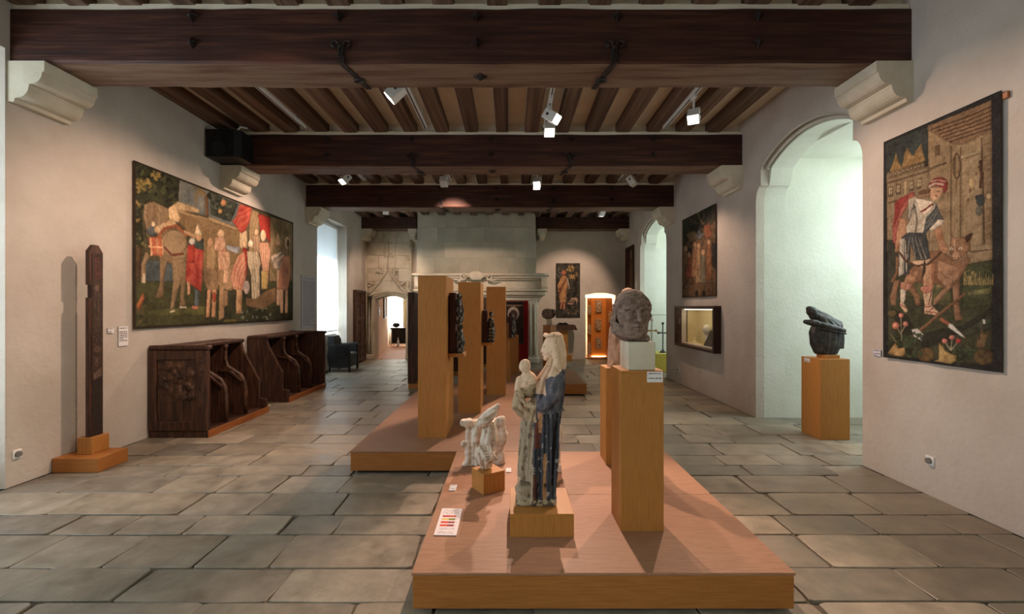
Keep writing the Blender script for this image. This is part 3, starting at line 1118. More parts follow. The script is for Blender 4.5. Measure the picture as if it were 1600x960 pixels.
def stall(label, y0, y1, nd, d, near_full, far_full, seed):
    xw = XL + .015
    t = empty('choir_stall', (xw + d / 2, (y0 + y1) / 2, 0), label, 'choir stall', 'carved choir stalls along the wall')
    oak = M['oak_dark']
    bx('base', xw, xw + d, y0, y1, 0, .075, M['oak_dark'], t, bev=.004)
    bx('fascia', xw + d, xw + d + .018, y0 + .0, y1, 0, .085, M['oak_base'], t, bev=.003)
    bx('back_panel', xw, xw + .04, y0 + .04, y1 - .04, .09, 1.09, oak, t, bev=.004)
    bx('top_rail', xw, xw + d * .50, y0 - .01, y1 + .01, 1.07, 1.125, oak, t, bev=.012)
    ends = []
    for yy, full, s in ((y0, near_full, 1), (y1 - .05, far_full, 1)):
        if full:
            e = bx('end_panel', xw, xw + d, yy, yy + .05, .075, 1.08, oak, t, bev=.005)
            bx('end_cap', xw - .0, xw + d + .025, yy - .02, yy + .07, 1.08, 1.135, oak, t, bev=.014)
        else:
            bm = new()
            pts = [(0, .075), (d, .075), (d, .20), (d * .84, .22), (d * .84, .50), (d * .66, .74), (d * .5, .95), (d * .46, 1.07), (0, 1.07)]
            prism(bm, [(xw + a, yy, b) for a, b in pts], (0, .05, 0))
            e = mk('end_panel', bm, oak, t)
        ends.append((yy, full, e))
    ys = [y0 + .025 + (y1 - y0 - .05) * (i + 1) / (nd + 1) for i in range(nd)]
    for yy in ys:
        bm = new()
        prism(bm, [(xw + .04 + a, yy - .025, b) for a, b in s_profile(d)], (0, .05, 0))
        dv = mk('divider', bm, oak, t)
        bm = new()
        edge = [(xw + .045 + a, yy, b) for a, b in s_profile(d)[1:-1]]
        tube(bm, edge, .03, 8)
        mk('edge_moulding', bm, M['carved_oak'], dv, smooth=True)
        bm = new()                                  # turned colonnette above the arm
        px_ = xw + .045 + d * .42
        lathe(bm, [(.028, 0), (.03, .02), (.02, .03), (.026, .08), (.018, .13), (.024, .18), (.017, .22), (.032, .25), (.034, .28)], (px_ + .02, yy, .79), 10)
        mk('colonnette', bm, M['carved_oak'], dv, smooth=True)
        bm = new()                                  # arm pad
        prism(bm, [(xw + .42 * d, yy - .06, .73), (xw + .66 * d, yy - .06, .70), (xw + .86 * d, yy - .06, .575), (xw + .86 * d, yy - .06, .545), (xw + .64 * d, yy - .06, .67), (xw + .42 * d, yy - .06, .70)], (0, .12, 0))
        mk('arm_pad', bm, M['oak_dark'], dv)
    seats = [y0 + .05] + ys + [y1 - .05]
    for a, b in zip(seats, seats[1:]):
        bx('seat', xw + .04, xw + d * .55, a + .03, b - .03, .43, .47, oak, t, bev=.01)
        relief('carved_back', (xw + .043, a + .06, .98), (0, b - a - .12, 0), (0, 0, -.34), (1, 0, 0), 24, 22, .025, seed + int(a * 10), M['carved_oak'], t, 14)
        bx('seat_shade', xw + .041, xw + .06, a + .05, b - .05, .09, .42, M['darkgrey'], t, bev=0)  # dark sheet standing for the shade below the raised seat
    yy = y0
    if near_full:
        e = ends[0][2]
        bx('frame_stile', xw + .0, xw + .10, yy - .018, yy, .09, 1.07, oak, e, bev=.005)
        bx('frame_stile', xw + d - .14, xw + d, yy - .018, yy, .09, 1.07, oak, e, bev=.005)
        bx('frame_rail', xw + .10, xw + d - .14, yy - .018, yy, .96, 1.07, oak, e, bev=.005)
        bx('frame_rail', xw + .10, xw + d - .14, yy - .018, yy, .09, .20, oak, e, bev=.005)
        relief('carved_panel', (xw + .11, yy - .002, .95), (d - .26, 0, 0), (0, 0, -.50), (0, -1, 0), 50, 50, .03, seed + 3, M['carved_oak'], e, 44)
        relief('carved_pilaster', (xw + d - .10, yy - .019, 1.0), (.07, 0, 0), (0, 0, -.62), (0, -1, 0), 10, 60, .014, seed + 9, M['carved_oak'], e, 30)
    return t


stall('carved oak choir stall with a figure relief on its end panel', 5.59, 6.98, 2, .72, True, False, 21)
stall('darker oak choir stall with curved end, standing beyond the figure-carved one', 7.68, 9.2, 2, .70, False, True, 55)

# ================================================================== ARMCHAIR in the window niche
M['rattan'] = noise_mat('dark_rattan', [rgb(24, 26, 28), rgb(44, 46, 48)], 60, rough=0.6, bump=0.5, bscale=180, bdist=0.004, spec=0.3)
M['cushion'] = noise_mat('grey_cushion', [rgb(90, 94, 92), rgb(110, 114, 110)], 10, rough=0.9)
t = empty('tub_armchair', (-4.24, 11.6, 0), 'dark woven armchair standing before the white roller blind', 'armchair')
for yy in (11.29, 11.84):
    bm = new()
    prism(bm, [(-4.50, yy, .10), (-4.02, yy, .10), (-4.02, yy, .64), (-3.96, yy, .66), (-3.96, yy, .70), (-4.50, yy, .67), (-4.54, yy, .40)], (0, .07, 0))
    mk('arm', bm, M['rattan'], t)
bm = new()
prism(bm, [(-4.50, 11.36, .10), (-4.40, 11.36, .10), (-4.36, 11.36, .45), (-4.40, 11.36, .80), (-4.45, 11.36, .885), (-4.54, 11.36, .885), (-4.56, 11.36, .70)], (0, .48, 0))
mk('backrest', bm, M['rattan'], t)
bx('seat', -4.40, -3.98, 11.36, 11.84, .12, .38, M['rattan'], t, bev=.02)
bx('seat_cushion', -4.38, -3.96, 11.37, 11.83, .38, .46, M['cushion'], t, bev=.03)
for xx in (-4.48, -3.99):
    for yy in (11.29, 11.87):
        bx('leg', xx - .02, xx + .02, yy, yy + .04, 0, .64 if xx > -4.1 else .12, M['black'], t, bev=.003)
bm = new()
tube(bm, [(-4.20, 11.285, .50), (-4.20, 11.265, .50)], .15, 20)
mk('folded_tablet', bm, M['black'], t)

# ================================================================== LOUDSPEAKER on beam end
t = empty('loudspeaker', (-4.18, 6.78, 3.80), 'black loudspeaker box fixed at the end of a ceiling beam', 'loudspeaker')
bm = new()
prism(bm, [(-4.42, 6.62, 3.80), (-4.02, 6.62, 3.80), (-3.95, 6.70, 3.80), (-3.95, 6.985, 3.80), (-4.42, 6.985, 3.80)], (0, 0, .40))
mk('cabinet', bm, M['black'], t)
for zz, r in ((4.06, .045), (3.92, .10)):
    bm = new()
    tube(bm, [(-4.24, 6.618, zz), (-4.24, 6.600, zz), (-4.24, 6.612, zz)], [r, r, r * .6], 20)
    mk('driver_cone', bm, M['rattan'], t, smooth=False)
bm = new()
tube(bm, [(-3.99, 6.66, 4.2), (-3.97, 6.70, 4.26), (-3.96, 6.85, 4.30)], .012, 6)
mk('cable', bm, M['lampwhite'], t)
bm = new()
box(bm, -4.45, -4.40, 6.70, 6.92, 3.86, 4.14, .006)
mk('wall_plate', bm, M['oak_dark'], t)

# ================================================================== CARVED DOOR LEAF folded back on the left wall
d2 = empty('door_2', (XL + .04, 13.33, 0), kind='structure')
bx('door_leaf', XL + .005, XL + .06, 12.88, 13.80, .02, 2.11, M['oak_dark'], d2, bev=.004)
for z0, z1 in ((.14, .50), (.56, 1.26), (1.32, 2.02)):
    for ya, yb in ((12.95, 13.31), (13.37, 13.73)):
        relief('carved_panel', (XL + .062, ya, z1), (0, yb - ya, 0), (0, 0, z0 - z1), (1, 0, 0), 16, 24, .03, int(z0 * 100 + ya), M['carved_oak'], d2, 16)
for z in (.07, .53, 1.29, 2.06):
    bx('door_rail', XL + .06, XL + .095, 12.88, 13.80, z - .035, z + .035, M['oak_dark'], d2, bev=.006)
for y in (12.91, 13.34, 13.77):
    bx('door_stile', XL + .06, XL + .085, y - .03, y + .03, .05, 2.1, M['oak_dark'], d2, bev=.006)

# ================================================================== CARVED PORTAL in the far wall
d1 = empty('door_1', ((PX0 + PX1) / 2, YF - .1, 0), kind='structure')
S = M['old_stone']
k_ = YF / F


def fp(px, py, y=YF):
    return Vector(((px - CX) * k_, y, H - (py - CY) * k_))


# ashlar field above the opening
rp = random.Random(8)
zc = 2.02
while zc < 3.93:
    zh = min(.40, 3.97 - zc)
    xs = [XL + .005, XL + .005 + rp.uniform(.35, .6), XL + .005 + rp.uniform(.85, 1.05), -3.0]
    for a, b in zip(xs, xs[1:]):
        bx('ashlar_block', a + .003, b - .003, YF - .06, YF - .005, zc + .003, zc + zh - .003, S, d1, bev=.004)
    zc += zh
# stepped jambs and arch of the opening
for i, (o_, dpt) in enumerate(((.20, .10), (.13, .07), (.06, .035))):
    hw = (PX1 - PX0) / 2
    c = (PX0 + PX1) / 2
    ar = arch_x(PX0 - o_, PX1 + o_, 1.83 + o_ * .6, 1.96 + o_ * .7)
    path = [(PX1 + o_, 0.02)] + ar + [(PX0 - o_, 0.02)]
    bm = new()
    tube(bm, [(x, YF - dpt + .02, z) for x, z in path], .042, 8)
    mk('portal_moulding', bm, S, d1, smooth=True)
for s, xa, xb in ((-1, XL + .01, PX0 - .005), (1, PX1 + .005, -2.98)):
    bx('portal_jamb', xa, xb, YF - .055, YF - .003, 0, 2.02, S, d1, bev=.006)
    bx('jamb_base', xa, xb - .02 * (s > 0), YF - .13, YF - .055, 0, .16, S, d1, bev=.02)
# ogee ribs rising to the finial
for s in (-1, 1):
    cx = fp(607, 0).x
    prof = [(31, 459.8), (27, 456), (20, 449), (13, 441), (7, 433), (3, 427), (0, 421)]
    bm = new()
    tube(bm, [Vector((cx + s * a * k_, YF - .085, H - (b - CY) * k_)) for a, b in prof], [.045, .045, .042, .038, .034, .03, .028], 8)
    mk('ogee_rib', bm, S, d1, smooth=True)
bm = new()
tube(bm, [fp(607, 424, YF - .085), fp(607, 398, YF - .085), fp(607, 376, YF - .08)], [.035, .028, .018], 8)
mk('finial_stem', bm, S, d1, smooth=True)


def foliage(px, py, rx, rz, n, seed):
    rr = random.Random(seed)
    bm = new()
    for _ in range(n):
        m_ = Matrix.Translation(fp(px, py, YF - .10) + Vector((rr.uniform(-rx, rx), rr.uniform(-.03, .03), rr.uniform(-rz, rz)))) @ Matrix.Diagonal((1, .7, 1, 1))
        bmesh.ops.create_icosphere(bm, subdivisions=1, radius=rr.uniform(.022, .045), matrix=m_)
    mk('crocket', bm, S, d1, smooth=True)


foliage(607, 400, .16, .07, 26, 1)
foliage(595, 425, .10, .08, 18, 2)
foliage(617, 425, .10, .08, 18, 3)
foliage(582, 445, .10, .08, 18, 4)
foliage(631, 445, .10, .09, 18, 5)
for px, y0_, y1_ in ((571.5, 368, 560), (643, 376, 456)):
    bm = new()
    x = fp(px, 0).x + (.03 if px < 600 else 0)
    tube(bm, [(x, YF - .09, H - (y1_ - CY) * k_), (x, YF - .09, H - (y0_ - CY) * k_)], .04, 8)
    mk('shaft', bm, S, d1, smooth=True)
foliage(643, 448, .06, .20, 12, 6)
foliage(643, 400, .05, .3, 10, 7)

# ================================================================== FIREPLACE
fpl = empty('fireplace', (-.96, 13.5, 0), 'monumental pale stone fireplace with a tall hood and moulded mantel', 'fireplace')
A = M['ashlar']
rh = random.Random(15)
zc = 2.56
row = 0
while zc < 4.49:
    zh = min(rh.uniform(.40, .5), 4.52 - zc)
    hw = 1.74 - (zc - 2.56) * .01
    x = -.98 - hw
    while x < -.98 + hw - .01:
        w = rh.uniform(.5, .85)
        if x + w > -.98 + hw - .3: w = -.98 + hw - x
        bx('hood_block', x + .001, x + w - .001, 13.27 + (zc - 2.56) * .02, 14.14, zc + .001, zc + zh - .001, A, fpl, bev=.003)
        x += w
    zc += zh
for nm, z0, z1, yf, ext in (('cornice', 2.50, 2.57, 12.80, 1.95), ('cornice', 2.43, 2.50, 12.86, 1.88), ('cornice', 2.38, 2.43, 12.93, 1.80), ('frieze', 2.12, 2.38, 13.02, 1.72), ('mantel_shelf', 2.06, 2.12, 12.82, 1.91), ('leaf_band', 1.95, 2.06, 12.88, 1.84), ('architrave', 1.90, 1.95, 12.94, 1.76), ('architrave', 1.80, 1.90, 13.0, 1.68)):
    bx(nm, -.82 - ext, -.82 + ext, yf, 14.14, z0, z1, M['stone'], fpl, bev=.018)
lm = bpy.data.meshes.new('leaf_ornament')
bm = new()
prism(bm, [(-.05, 0, -.035), (.01, 0, -.04), (.05, 0, .0), (.03, 0, .038), (-.03, 0, .03)], (0, -.025, 0))
bmesh.ops.recalc_face_normals(bm, faces=bm.faces)
bm.to_mesh(lm)
bm.free()
lm.materials.append(M['stone'])
for i in range(26):
    o = bpy.data.objects.new('leaf_ornament', lm)
    COL.objects.link(o)
    o.parent = fpl
    o.location = worldmat(fpl).inverted() @ Vector((-2.60 + i * .1424, 12.885, 2.003))
for s in (-1, 1):
    c = -.82 + s * 1.46
    bx('pillar', c - .15, c + .15, 13.0, 14.14, .18, 1.80, M['stone'], fpl, bev=.02)
    bx('pillar_base', c - .19, c + .19, 12.95, 14.14, 0, .18, M['stone'], fpl, bev=.03)
    for q in (-.06, .06):
        bm = new()
        tube(bm, [(c + q, 12.995, .25), (c + q, 12.995, 1.7)], .035, 8)
        mk('pillar_shaft', bm, M['stone'], fpl, smooth=True)
    c2 = -.82 + s * 1.80
    bm = new()
    prism(bm, [(c2 - .09, 13.0, 2.5), (c2 - .09, 12.86, 2.46), (c2 - .09, 12.9, 2.2), (c2 - .09, 13.0, 2.1)], (.18, 0, 0))
    mk('console', bm, M['stone'], fpl)
bx('firebox_back', -2.14, .50, 14.0, 14.13, 0, 1.80, M['darkgrey'], fpl, bev=0)
M['hearth'] = noise_mat('hearth_stone', [rgb(70, 64, 58), rgb(96, 88, 78)], 4, rough=.9)
bx('hearth', -2.14, .50, 13.0, 14.0, 0, .05, M['hearth'], fpl, bev=.01)
# coat of arms with scrolls in the middle of the cornice
bm = new()
cx = (744 - CX) * 12.78 / F
bmesh.ops.create_uvsphere(bm, u_segments=16, v_segments=10, radius=1, matrix=Matrix.Translation((cx, 12.80, 2.50)) @ Matrix.Diagonal((.22, .07, .13, 1)))
for s in (-1, 1):
    sp = []
    for k in range(16):
        a = k / 15 * 2.6 * PI
        r = .13 * (1 - .7 * k / 15)
        sp.append((cx + s * (.36 - r * math.cos(a) * .9), 12.79, 2.46 + r * math.sin(a) * .8))
    tube(bm, [(cx + s * .12, 12.78, 2.57)] + sp, .026, 6)
    tube(bm, [(cx + s * .3, 12.80, 2.40), (cx + s * .48, 12.80, 2.37), (cx + s * .62, 12.82, 2.41)], [.03, .035, .02], 6)
mk('coat_of_arms', bm, M['stone'], fpl, smooth=True)

# far beam, cut by the fireplace hood, and its corbels
for x0, x1, lab in ((XL - .1, -2.80, 'short dark beam end between the portal wall and the fireplace hood'), (.83, XR + .1, 'dark beam end between the fireplace hood and the niche wall')):
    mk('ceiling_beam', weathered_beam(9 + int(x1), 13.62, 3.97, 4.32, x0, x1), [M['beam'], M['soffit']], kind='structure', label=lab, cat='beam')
corbel(wall_left, XL, 1, 13.62, 3.965, pr=.30, hh=.33)
corbel(wall_right, XR, -1, 13.62, 3.965, pr=.30, hh=.33)
for x0, x1 in ((-3.06, -2.79), (.82, 1.10)):
    bm = new()
    for i, (z0, z1, e) in enumerate(((3.84, 3.965, .0), (3.76, 3.84, .03), (3.66, 3.76, .07))):
        box(bm, x0 + (e if x0 > 0 else e), x1 - e, 13.6 + e, 14.14, z0, z1, .01)
    mk('hood_corbel', bm, M['stone'], fpl)

# ================================================================== RED STAND with a painted panel
M['red'] = noise_mat('red_cloth', [rgb(140, 24, 22), rgb(164, 34, 28)], 8, rough=.8)
t = empty('red_stand', (.18, 12.55, 0), 'red display panel with a framed dark painting before the fireplace', 'display stand')
bx('panel', -.12, .475, 12.52, 12.60, 0, 1.79, M['red'], t, bev=.005)
bx('side_wing', .475, .50, 12.42, 12.60, 0, 1.79, M['red'], t, bev=.004)
R = Raster(44, 96, rgb(40, 30, 28), 5)
R.fill(R.mask([(0, 0), (1, 0), (1, 1), (0, 1)]), rgb(36, 26, 24), rgb(74, 52, 44))
R.poly([(0, 0), (1, 0), (1, .05), (0, .05)], rgb(20, 16, 15))
for i in range(9):
    R.ell(.08 + .105 * i, .09, .04, .018, rgb(186, 150, 120))
R.ell(.42, .28, .36, .17, rgb(222, 208, 190), rgb(186, 164, 146))
R.ell(.42, .32, .24, .13, rgb(58, 42, 38), rgb(110, 84, 70))
R.poly([(.3, .36), (.55, .36), (.7, .95), (.2, .95)], rgb(60, 44, 40), rgb(120, 96, 84), (.4, 9))
pn = raster_sheet('painting', R, (-.10, 12.512, 1.76), (.46, 0, 0), (0, 0, -1.14), (0, .006, 0), M['print'], t)
bm = new()
for q in ((-.115, .375, 1.745, 1.775), (-.115, .375, .605, .635)):
    box(bm, q[0], q[1], 12.495, 12.52, q[2], q[3], .004)
for q in ((-.115, -.09), (.35, .375)):
    box(bm, q[0], q[1], 12.495, 12.52, .635, 1.745, .004)
mk('picture_frame', bm, M['oak_dark'], t)

# ================================================================== LECTERN and niche table at the far wall
t = empty('lectern', (1.62, 13.85, 0), 'wooden lectern shelf on a post under the far tapestry', 'lectern')
bm = new()
prism(bm, [(1.40, 13.62, .98), (1.42, 13.62, 1.08), (1.95, 13.62, 1.08), (2.02, 13.62, .93), (1.44, 13.62, .93)], (0, .4, 0))
mk('shelf', bm, M['oak_dark'], t)
bx('post', 1.52, 1.74, 13.72, 13.9, .0, .93, M['ply'], t, bev=.004)
bx('base', 1.60, 1.86, 13.66, 13.96, 0, .17, M['ply'], t, bev=.004)
bm = new()
for s in (-1, 1):
    prism(bm, [(1.60, 13.66, 1.085), (1.60 + s * .15, 13.66, 1.085), (1.60 + s * .15, 13.66, 1.10), (1.60 + s * .09, 13.66, 1.15), (1.60, 13.66, 1.13)], (0, .3, 0))
mk('open_book', bm, M['black'], None, label='dark open book lying on the lectern shelf', cat='book')

# ================================================================== LIT ALCOVE with wooden panels
alc = empty('alcove_cabinet', (2.8, 14.35, 0), 'orange wooden three-sided cabinet filling the lit arched alcove', 'cabinet')
bx('step', AX0 - .0, AX1 + .0, YF + .0, YF + .5, 0, .045, M['ply_h'], alc, bev=.004)
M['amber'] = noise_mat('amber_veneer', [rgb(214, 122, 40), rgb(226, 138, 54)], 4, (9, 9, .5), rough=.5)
M['amber_shaded'] = noise_mat('amber_veneer_side', [rgb(168, 92, 34), rgb(184, 106, 44)], 4, (9, 9, .5), rough=.5)  # darker copy puts shade into the colour of the angled side boards
xa, xb, xc, xd = 2.41, 2.56, 3.02, 3.20
for (u0, v0), (u1, v1) in (((xa, 14.20), (xb, 14.36)), ((xb, 14.36), (xc, 14.36)), ((xc, 14.36), (xd, 14.20))):
    bm = new()
    prism(bm, [(u0, v0, .06), (u1, v1, .06), (u1, v1, 1.90), (u0, v0, 1.90)], (0, .03, 0))
    mk('back_panel', bm, M['amber'] if u0 == xb else M['amber_shaded'], alc)
bm = new()
nb = [(AX0 - .02, 14.52), (AX1 + .02, 14.52)]
box(bm, AX0 - .06, AX0 - .0, 14.5, 15.0, 0, 2.2)
box(bm, AX1 + .0, AX1 + .06, 14.5, 15.0, 0, 2.2)
box(bm, AX0, AX1, 14.94, 15.0, 0, 2.2)
box(bm, AX0 - .06, AX1 + .06, 14.5, 15.0, 2.1, 2.2)
mk('alcove_lining', bm, M['plaster_white'], wall_far)
M['strip'] = emit('warm_light_strip', (1.0, 0.82, 0.52, 1), 9.0)
lt = empty('alcove_light', (2.8, 14.46, .06), 'warm light strips glowing round the wooden alcove cabinet', 'light')
bx('light_strip', AX0 + .005, AX0 + .045, 14.42, 14.46, .06, 1.97, M['strip'], lt, bev=0)
bx('light_strip', AX1 - .065, AX1 - .012, 14.36, 14.40, .06, 1.97, M['strip'], lt, bev=0)
bx('light_strip', AX0 + .05, AX1 - .07, 14.42, 14.46, 1.93, 2.0, M['strip'], lt, bev=0)
bx('light_strip', 2.57, 3.01, 14.33, 14.345, .065, .070, M['strip'], lt, bev=0)
for z in (.36, 1.72):
    bx('clamp', AX1 - .075, AX1 - .0, 14.33, 14.36, z - .012, z + .012, M['black'], lt, bev=0)

# ================================================================== NEXT ROOM seen through the portal
M['terra'] = noise_mat('terracotta_floor', [rgb(176, 124, 92), rgb(196, 146, 112)], 5, rough=.6)
bx('floor_annex', -6.0, -2.2, YF + .0, 20.3, -.02, .0, M['terra'], bev=0, kind='structure')
bm = new()
prism(bm, [(PX0 - .02, YF + .35, 0), (-5.25, 19.7, 0), (-5.6, 19.7, 0), (PX0 - .3, YF + .35, 0)], (0, 0, 3.0))
mk('wall_annex_left', bm, M['plaster_pink'], kind='structure')
bx('wall_annex_right', -2.3, -2.1, YF + .35, 19.7, 0, 3.0, M['plaster_pink'], bev=0, kind='structure')
bx('ceiling_annex', -6.0, -2.1, YF + .35, 20.0, 3.0, 3.1, M['plaster_white'], bev=0, kind='structure')
bm = new()
box(bm, -6.0, -5.15, 19.7, 19.9, 0, 3.0)
box(bm, -3.7, -2.1, 19.7, 19.9, 0, 3.0)
box(bm, -5.15, -3.7, 19.7, 19.9, 0, .55)
box(bm, -5.15, -3.7, 19.7, 19.9, 2.45, 3.0)
mk('wall_annex_back', bm, M['plaster_white'], kind='structure')
t = empty('curtain', (-4.9, 19.6, .5), 'thin white curtain hanging at the window of the next room', 'curtain')
bm = new()
pts = [(-5.14 + .014 * i, 19.55 + .03 * math.sin(i * 1.1), 0) for i in range(40)]
a = [bm.verts.new((x, y, .5)) for x, y, _ in pts]
b = [bm.verts.new((x, y, 2.5)) for x, y, _ in pts]
for i in range(len(a) - 1): bm.faces.new((a[i], a[i + 1], b[i + 1], b[i]))
mk('cloth', bm, M['blind'], t, smooth=True)
bm = new()
tube(bm, [(-5.15, 19.6, 2.52), (-4.62, 19.6, 2.52)], .015, 6)
mk('curtain_rod', bm, M['black'], t)
M['ycloth'] = flat('pale_yellow_cloth', rgb(206, 192, 140), .9)
t2 = empty('curtain', (-4.3, 19.6, .5), 'pale yellow curtain beside the white one in the next room', 'curtain')
bm = new()
pts = [(-4.58 + .022 * i, 19.52 + .03 * math.sin(i * 1.3), 0) for i in range(32)]
a = [bm.verts.new((x, y, .5)) for x, y, _ in pts]
b = [bm.verts.new((x, y, 2.5)) for x, y, _ in pts]
for i in range(len(a) - 1): bm.faces.new((a[i], a[i + 1], b[i + 1], b[i]))
mk('cloth', bm, M['ycloth'], t2, smooth=True)
t = empty('desk', (-4.5, 19.1, 0), 'black desk below the window in the next room', 'desk')
bx('desk_top', -4.98, -3.95, 18.9, 19.4, .70, .76, M['black'], t, bev=.01)
bx('modesty_panel', -4.93, -4.0, 19.0, 19.03, .10, .70, M['black'], t, bev=.004)
for x in (-4.96, -4.02):
    for y in (18.95, 19.32):
        bx('leg', x, x + .04, y, y + .04, 0, .70, M['alu'], t, bev=.003)
t = empty('bag', (-4.78, 19.1, .765), 'small dark bag lying on the black desk', 'bag')
bm = new()
bmesh.ops.create_uvsphere(bm, u_segments=12, v_segments=8, radius=1, matrix=Matrix.Translation((-4.78, 19.1, .87)) @ Matrix.Diagonal((.16, .12, .1, 1)))
mk('pouch', bm, M['black'], t, smooth=True)
bm = new()
tube(bm, [(-4.88, 19.1, .9), (-4.83, 19.1, 1.0), (-4.73, 19.1, 1.0), (-4.68, 19.1, .9)], .012, 6)
mk('strap', bm, M['black'], t)
t = empty('water_bottle', (-4.6, 18.7, 0), 'clear pale bottle standing on the floor before the black desk', 'bottle')
bm = new()
lathe(bm, [(.045, 0), (.05, .02), (.05, .22), (.02, .30), (.018, .34)], (-4.6, 18.7, 0), 12)
mk('body', bm, flat('pale_plastic', rgb(190, 205, 215), .2), t, smooth=True)
bm = new()
lathe(bm, [(.022, 0), (.022, .03)], (-4.6, 18.7, .34), 12)
mk('cap', bm, M['white'], t)
# picture and sign on the angled wall of the next room
an = Vector((-5.25 - (PX0 - .02), 19.7 - (YF + .35), 0)).normalized()
nn = Vector((an.y, -an.x, 0))
base = Vector((PX0 - .02, YF + .35, 0))


def on_annex(d, z, off=.01):
    return base + an * d + nn * off + Vector((0, 0, z))


R = Raster(20, 40, rgb(120, 96, 80), 9)
R.fill(R.mask([(0, 0), (1, 0), (1, 1), (0, 1)]), rgb(96, 82, 78), rgb(176, 140, 110))
R.ell(.5, .4, .25, .3, rgb(178, 150, 130), rgb(90, 70, 64))
t = empty('framed_picture', on_annex(2.8, 1.25), 'dark-framed picture on the pink wall of the next room', 'picture')
raster_sheet('canvas', R, on_annex(2.2, 2.3, .03), an * 1.15, (0, 0, -1.05), -nn * .02, M['print'], t)
bm = new()
for z0 in (2.28, 1.21):
    prism(bm, [on_annex(2.15, z0, .005), on_annex(3.4, z0, .005), on_annex(3.4, z0, .05), on_annex(2.15, z0, .05)], (0, 0, .06))
for d0 in (2.13, 3.34):
    prism(bm, [on_annex(d0, 1.21, .005), on_annex(d0 + .06, 1.21, .005), on_annex(d0 + .06, 1.21, .05), on_annex(d0, 1.21, .05)], (0, 0, 1.13))
mk('frame', bm, M['black'], t)
bm = new()
prism(bm, [on_annex(.12, 1.33, .004), on_annex(.55, 1.33, .004), on_annex(.55, 1.33, .02), on_annex(.12, 1.33, .02)], (0, 0, .28))
mk('wall_sign', bm, flat('grey_sign', rgb(96, 98, 104), .5), label='small grey sign on the pink wall inside the portal', cat='sign')

# ================================================================== SHOWCASE in the right wall
sc_ = empty('wall_showcase', (3.5, 8.6, .83), 'dark-framed glazed showcase let into the wall under the small tapestry', 'showcase')
FR = flat('showcase_frame', rgb(52, 30, 22), .5)
y0, y1, z0, z1 = 7.69, 9.54, .82, 1.63
bx('frame_rail', XR - .13, XR - .002, y0, y1, z1 - .05, z1, FR, sc_, bev=.004)
bx('frame_rail', XR - .13, XR - .002, y0, y1, z0, z0 + .05, FR, sc_, bev=.004)
bx('frame_stile', XR - .13, XR - .002, y0, y0 + .06, z0 + .05, z1 - .05, FR, sc_, bev=.004)
bx('frame_stile', XR - .13, XR - .002, y1 - .06, y1, z0 + .05, z1 - .05, FR, sc_, bev=.004)
M['cream'] = flat('showcase_lining', rgb(212, 196, 150), .8)
hy0, hy1, hz0, hz1 = 7.76, 9.47, .88, 1.57
bm = new()
box(bm, XR + .35, XR + .38, hy0 - .02, hy1 + .02, hz0 - .02, hz1 + .02)
box(bm, XR + .10, XR + .36, hy0 - .03, hy0, hz0 - .02, hz1 + .02)
box(bm, XR + .10, XR + .36, hy1, hy1 + .03, hz0 - .02, hz1 + .02)
box(bm, XR + .10, XR + .36, hy0, hy1, hz0 - .03, hz0)
box(bm, XR + .10, XR + .36, hy0, hy1, hz1, hz1 + .03)
mk('lining', bm, M['cream'], sc_)
bx('glass_pane', XR - .10, XR - .094, y0 + .06, y1 - .06, z0 + .05, z1 - .05, M['glass'], sc_, bev=0)
bx('light_strip', XR + .02, XR + .06, hy0 + .1, hy1 - .1, hz1 - .012, hz1 - .002, emit('case_light', (1, .86, .6, 1), 7.0), sc_, bev=0)
t = empty('egg_shaped_head', (3.72, 8.6, hz0), 'pale egg-shaped head on a short white stand inside the showcase', 'sculpture')
bm = new()
bmesh.ops.create_uvsphere(bm, u_segments=14, v_segments=10, radius=1, matrix=Matrix.Translation((3.72, 8.6, hz0 + .30)) @ Matrix.Diagonal((.075, .09, .10, 1)))
mk('head', bm, M['stone'], t, smooth=True)
bm = new()
lathe(bm, [(.05, 0), (.03, .03), (.025, .2), (.04, .22)], (3.72, 8.6, hz0), 10)
mk('stand', bm, M['white'], t)
t = empty('tilted_plaque', (3.70, 8.35, hz0), 'dark engraved plaque leaning on a small rest inside the showcase', 'plaque')
bm = new()
prism(bm, [(3.62, 8.22, hz0 + .02), (3.62, 8.52, hz0 + .02), (3.76, 8.52, hz0 + .30), (3.76, 8.22, hz0 + .30)], (.018, 0, -.012))
mk('plate', bm, M['iron'], t)
bm = new()
prism(bm, [(3.64, 8.3, hz0), (3.80, 8.3, hz0), (3.77, 8.3, hz0 + .27)], (0, .12, 0))
mk('rest', bm, M['white'], t)
bm = new()
tube(bm, [(3.90, 7.98, hz0 + .38), (3.915, 7.98, hz0 + .38)], .09, 18)
mk('round_medallion', bm, M['iron'], label='dark round medallion mounted on the showcase back', cat='medallion')
bm = new()
lathe(bm, [(.07, 0), (.06, .02), (.03, .05), (.012, .12)], (3.75, 9.25, hz0), 10)
mk('small_cone', bm, M['cream'], label='small pale cone standing at the far end of the showcase', cat='ornament')

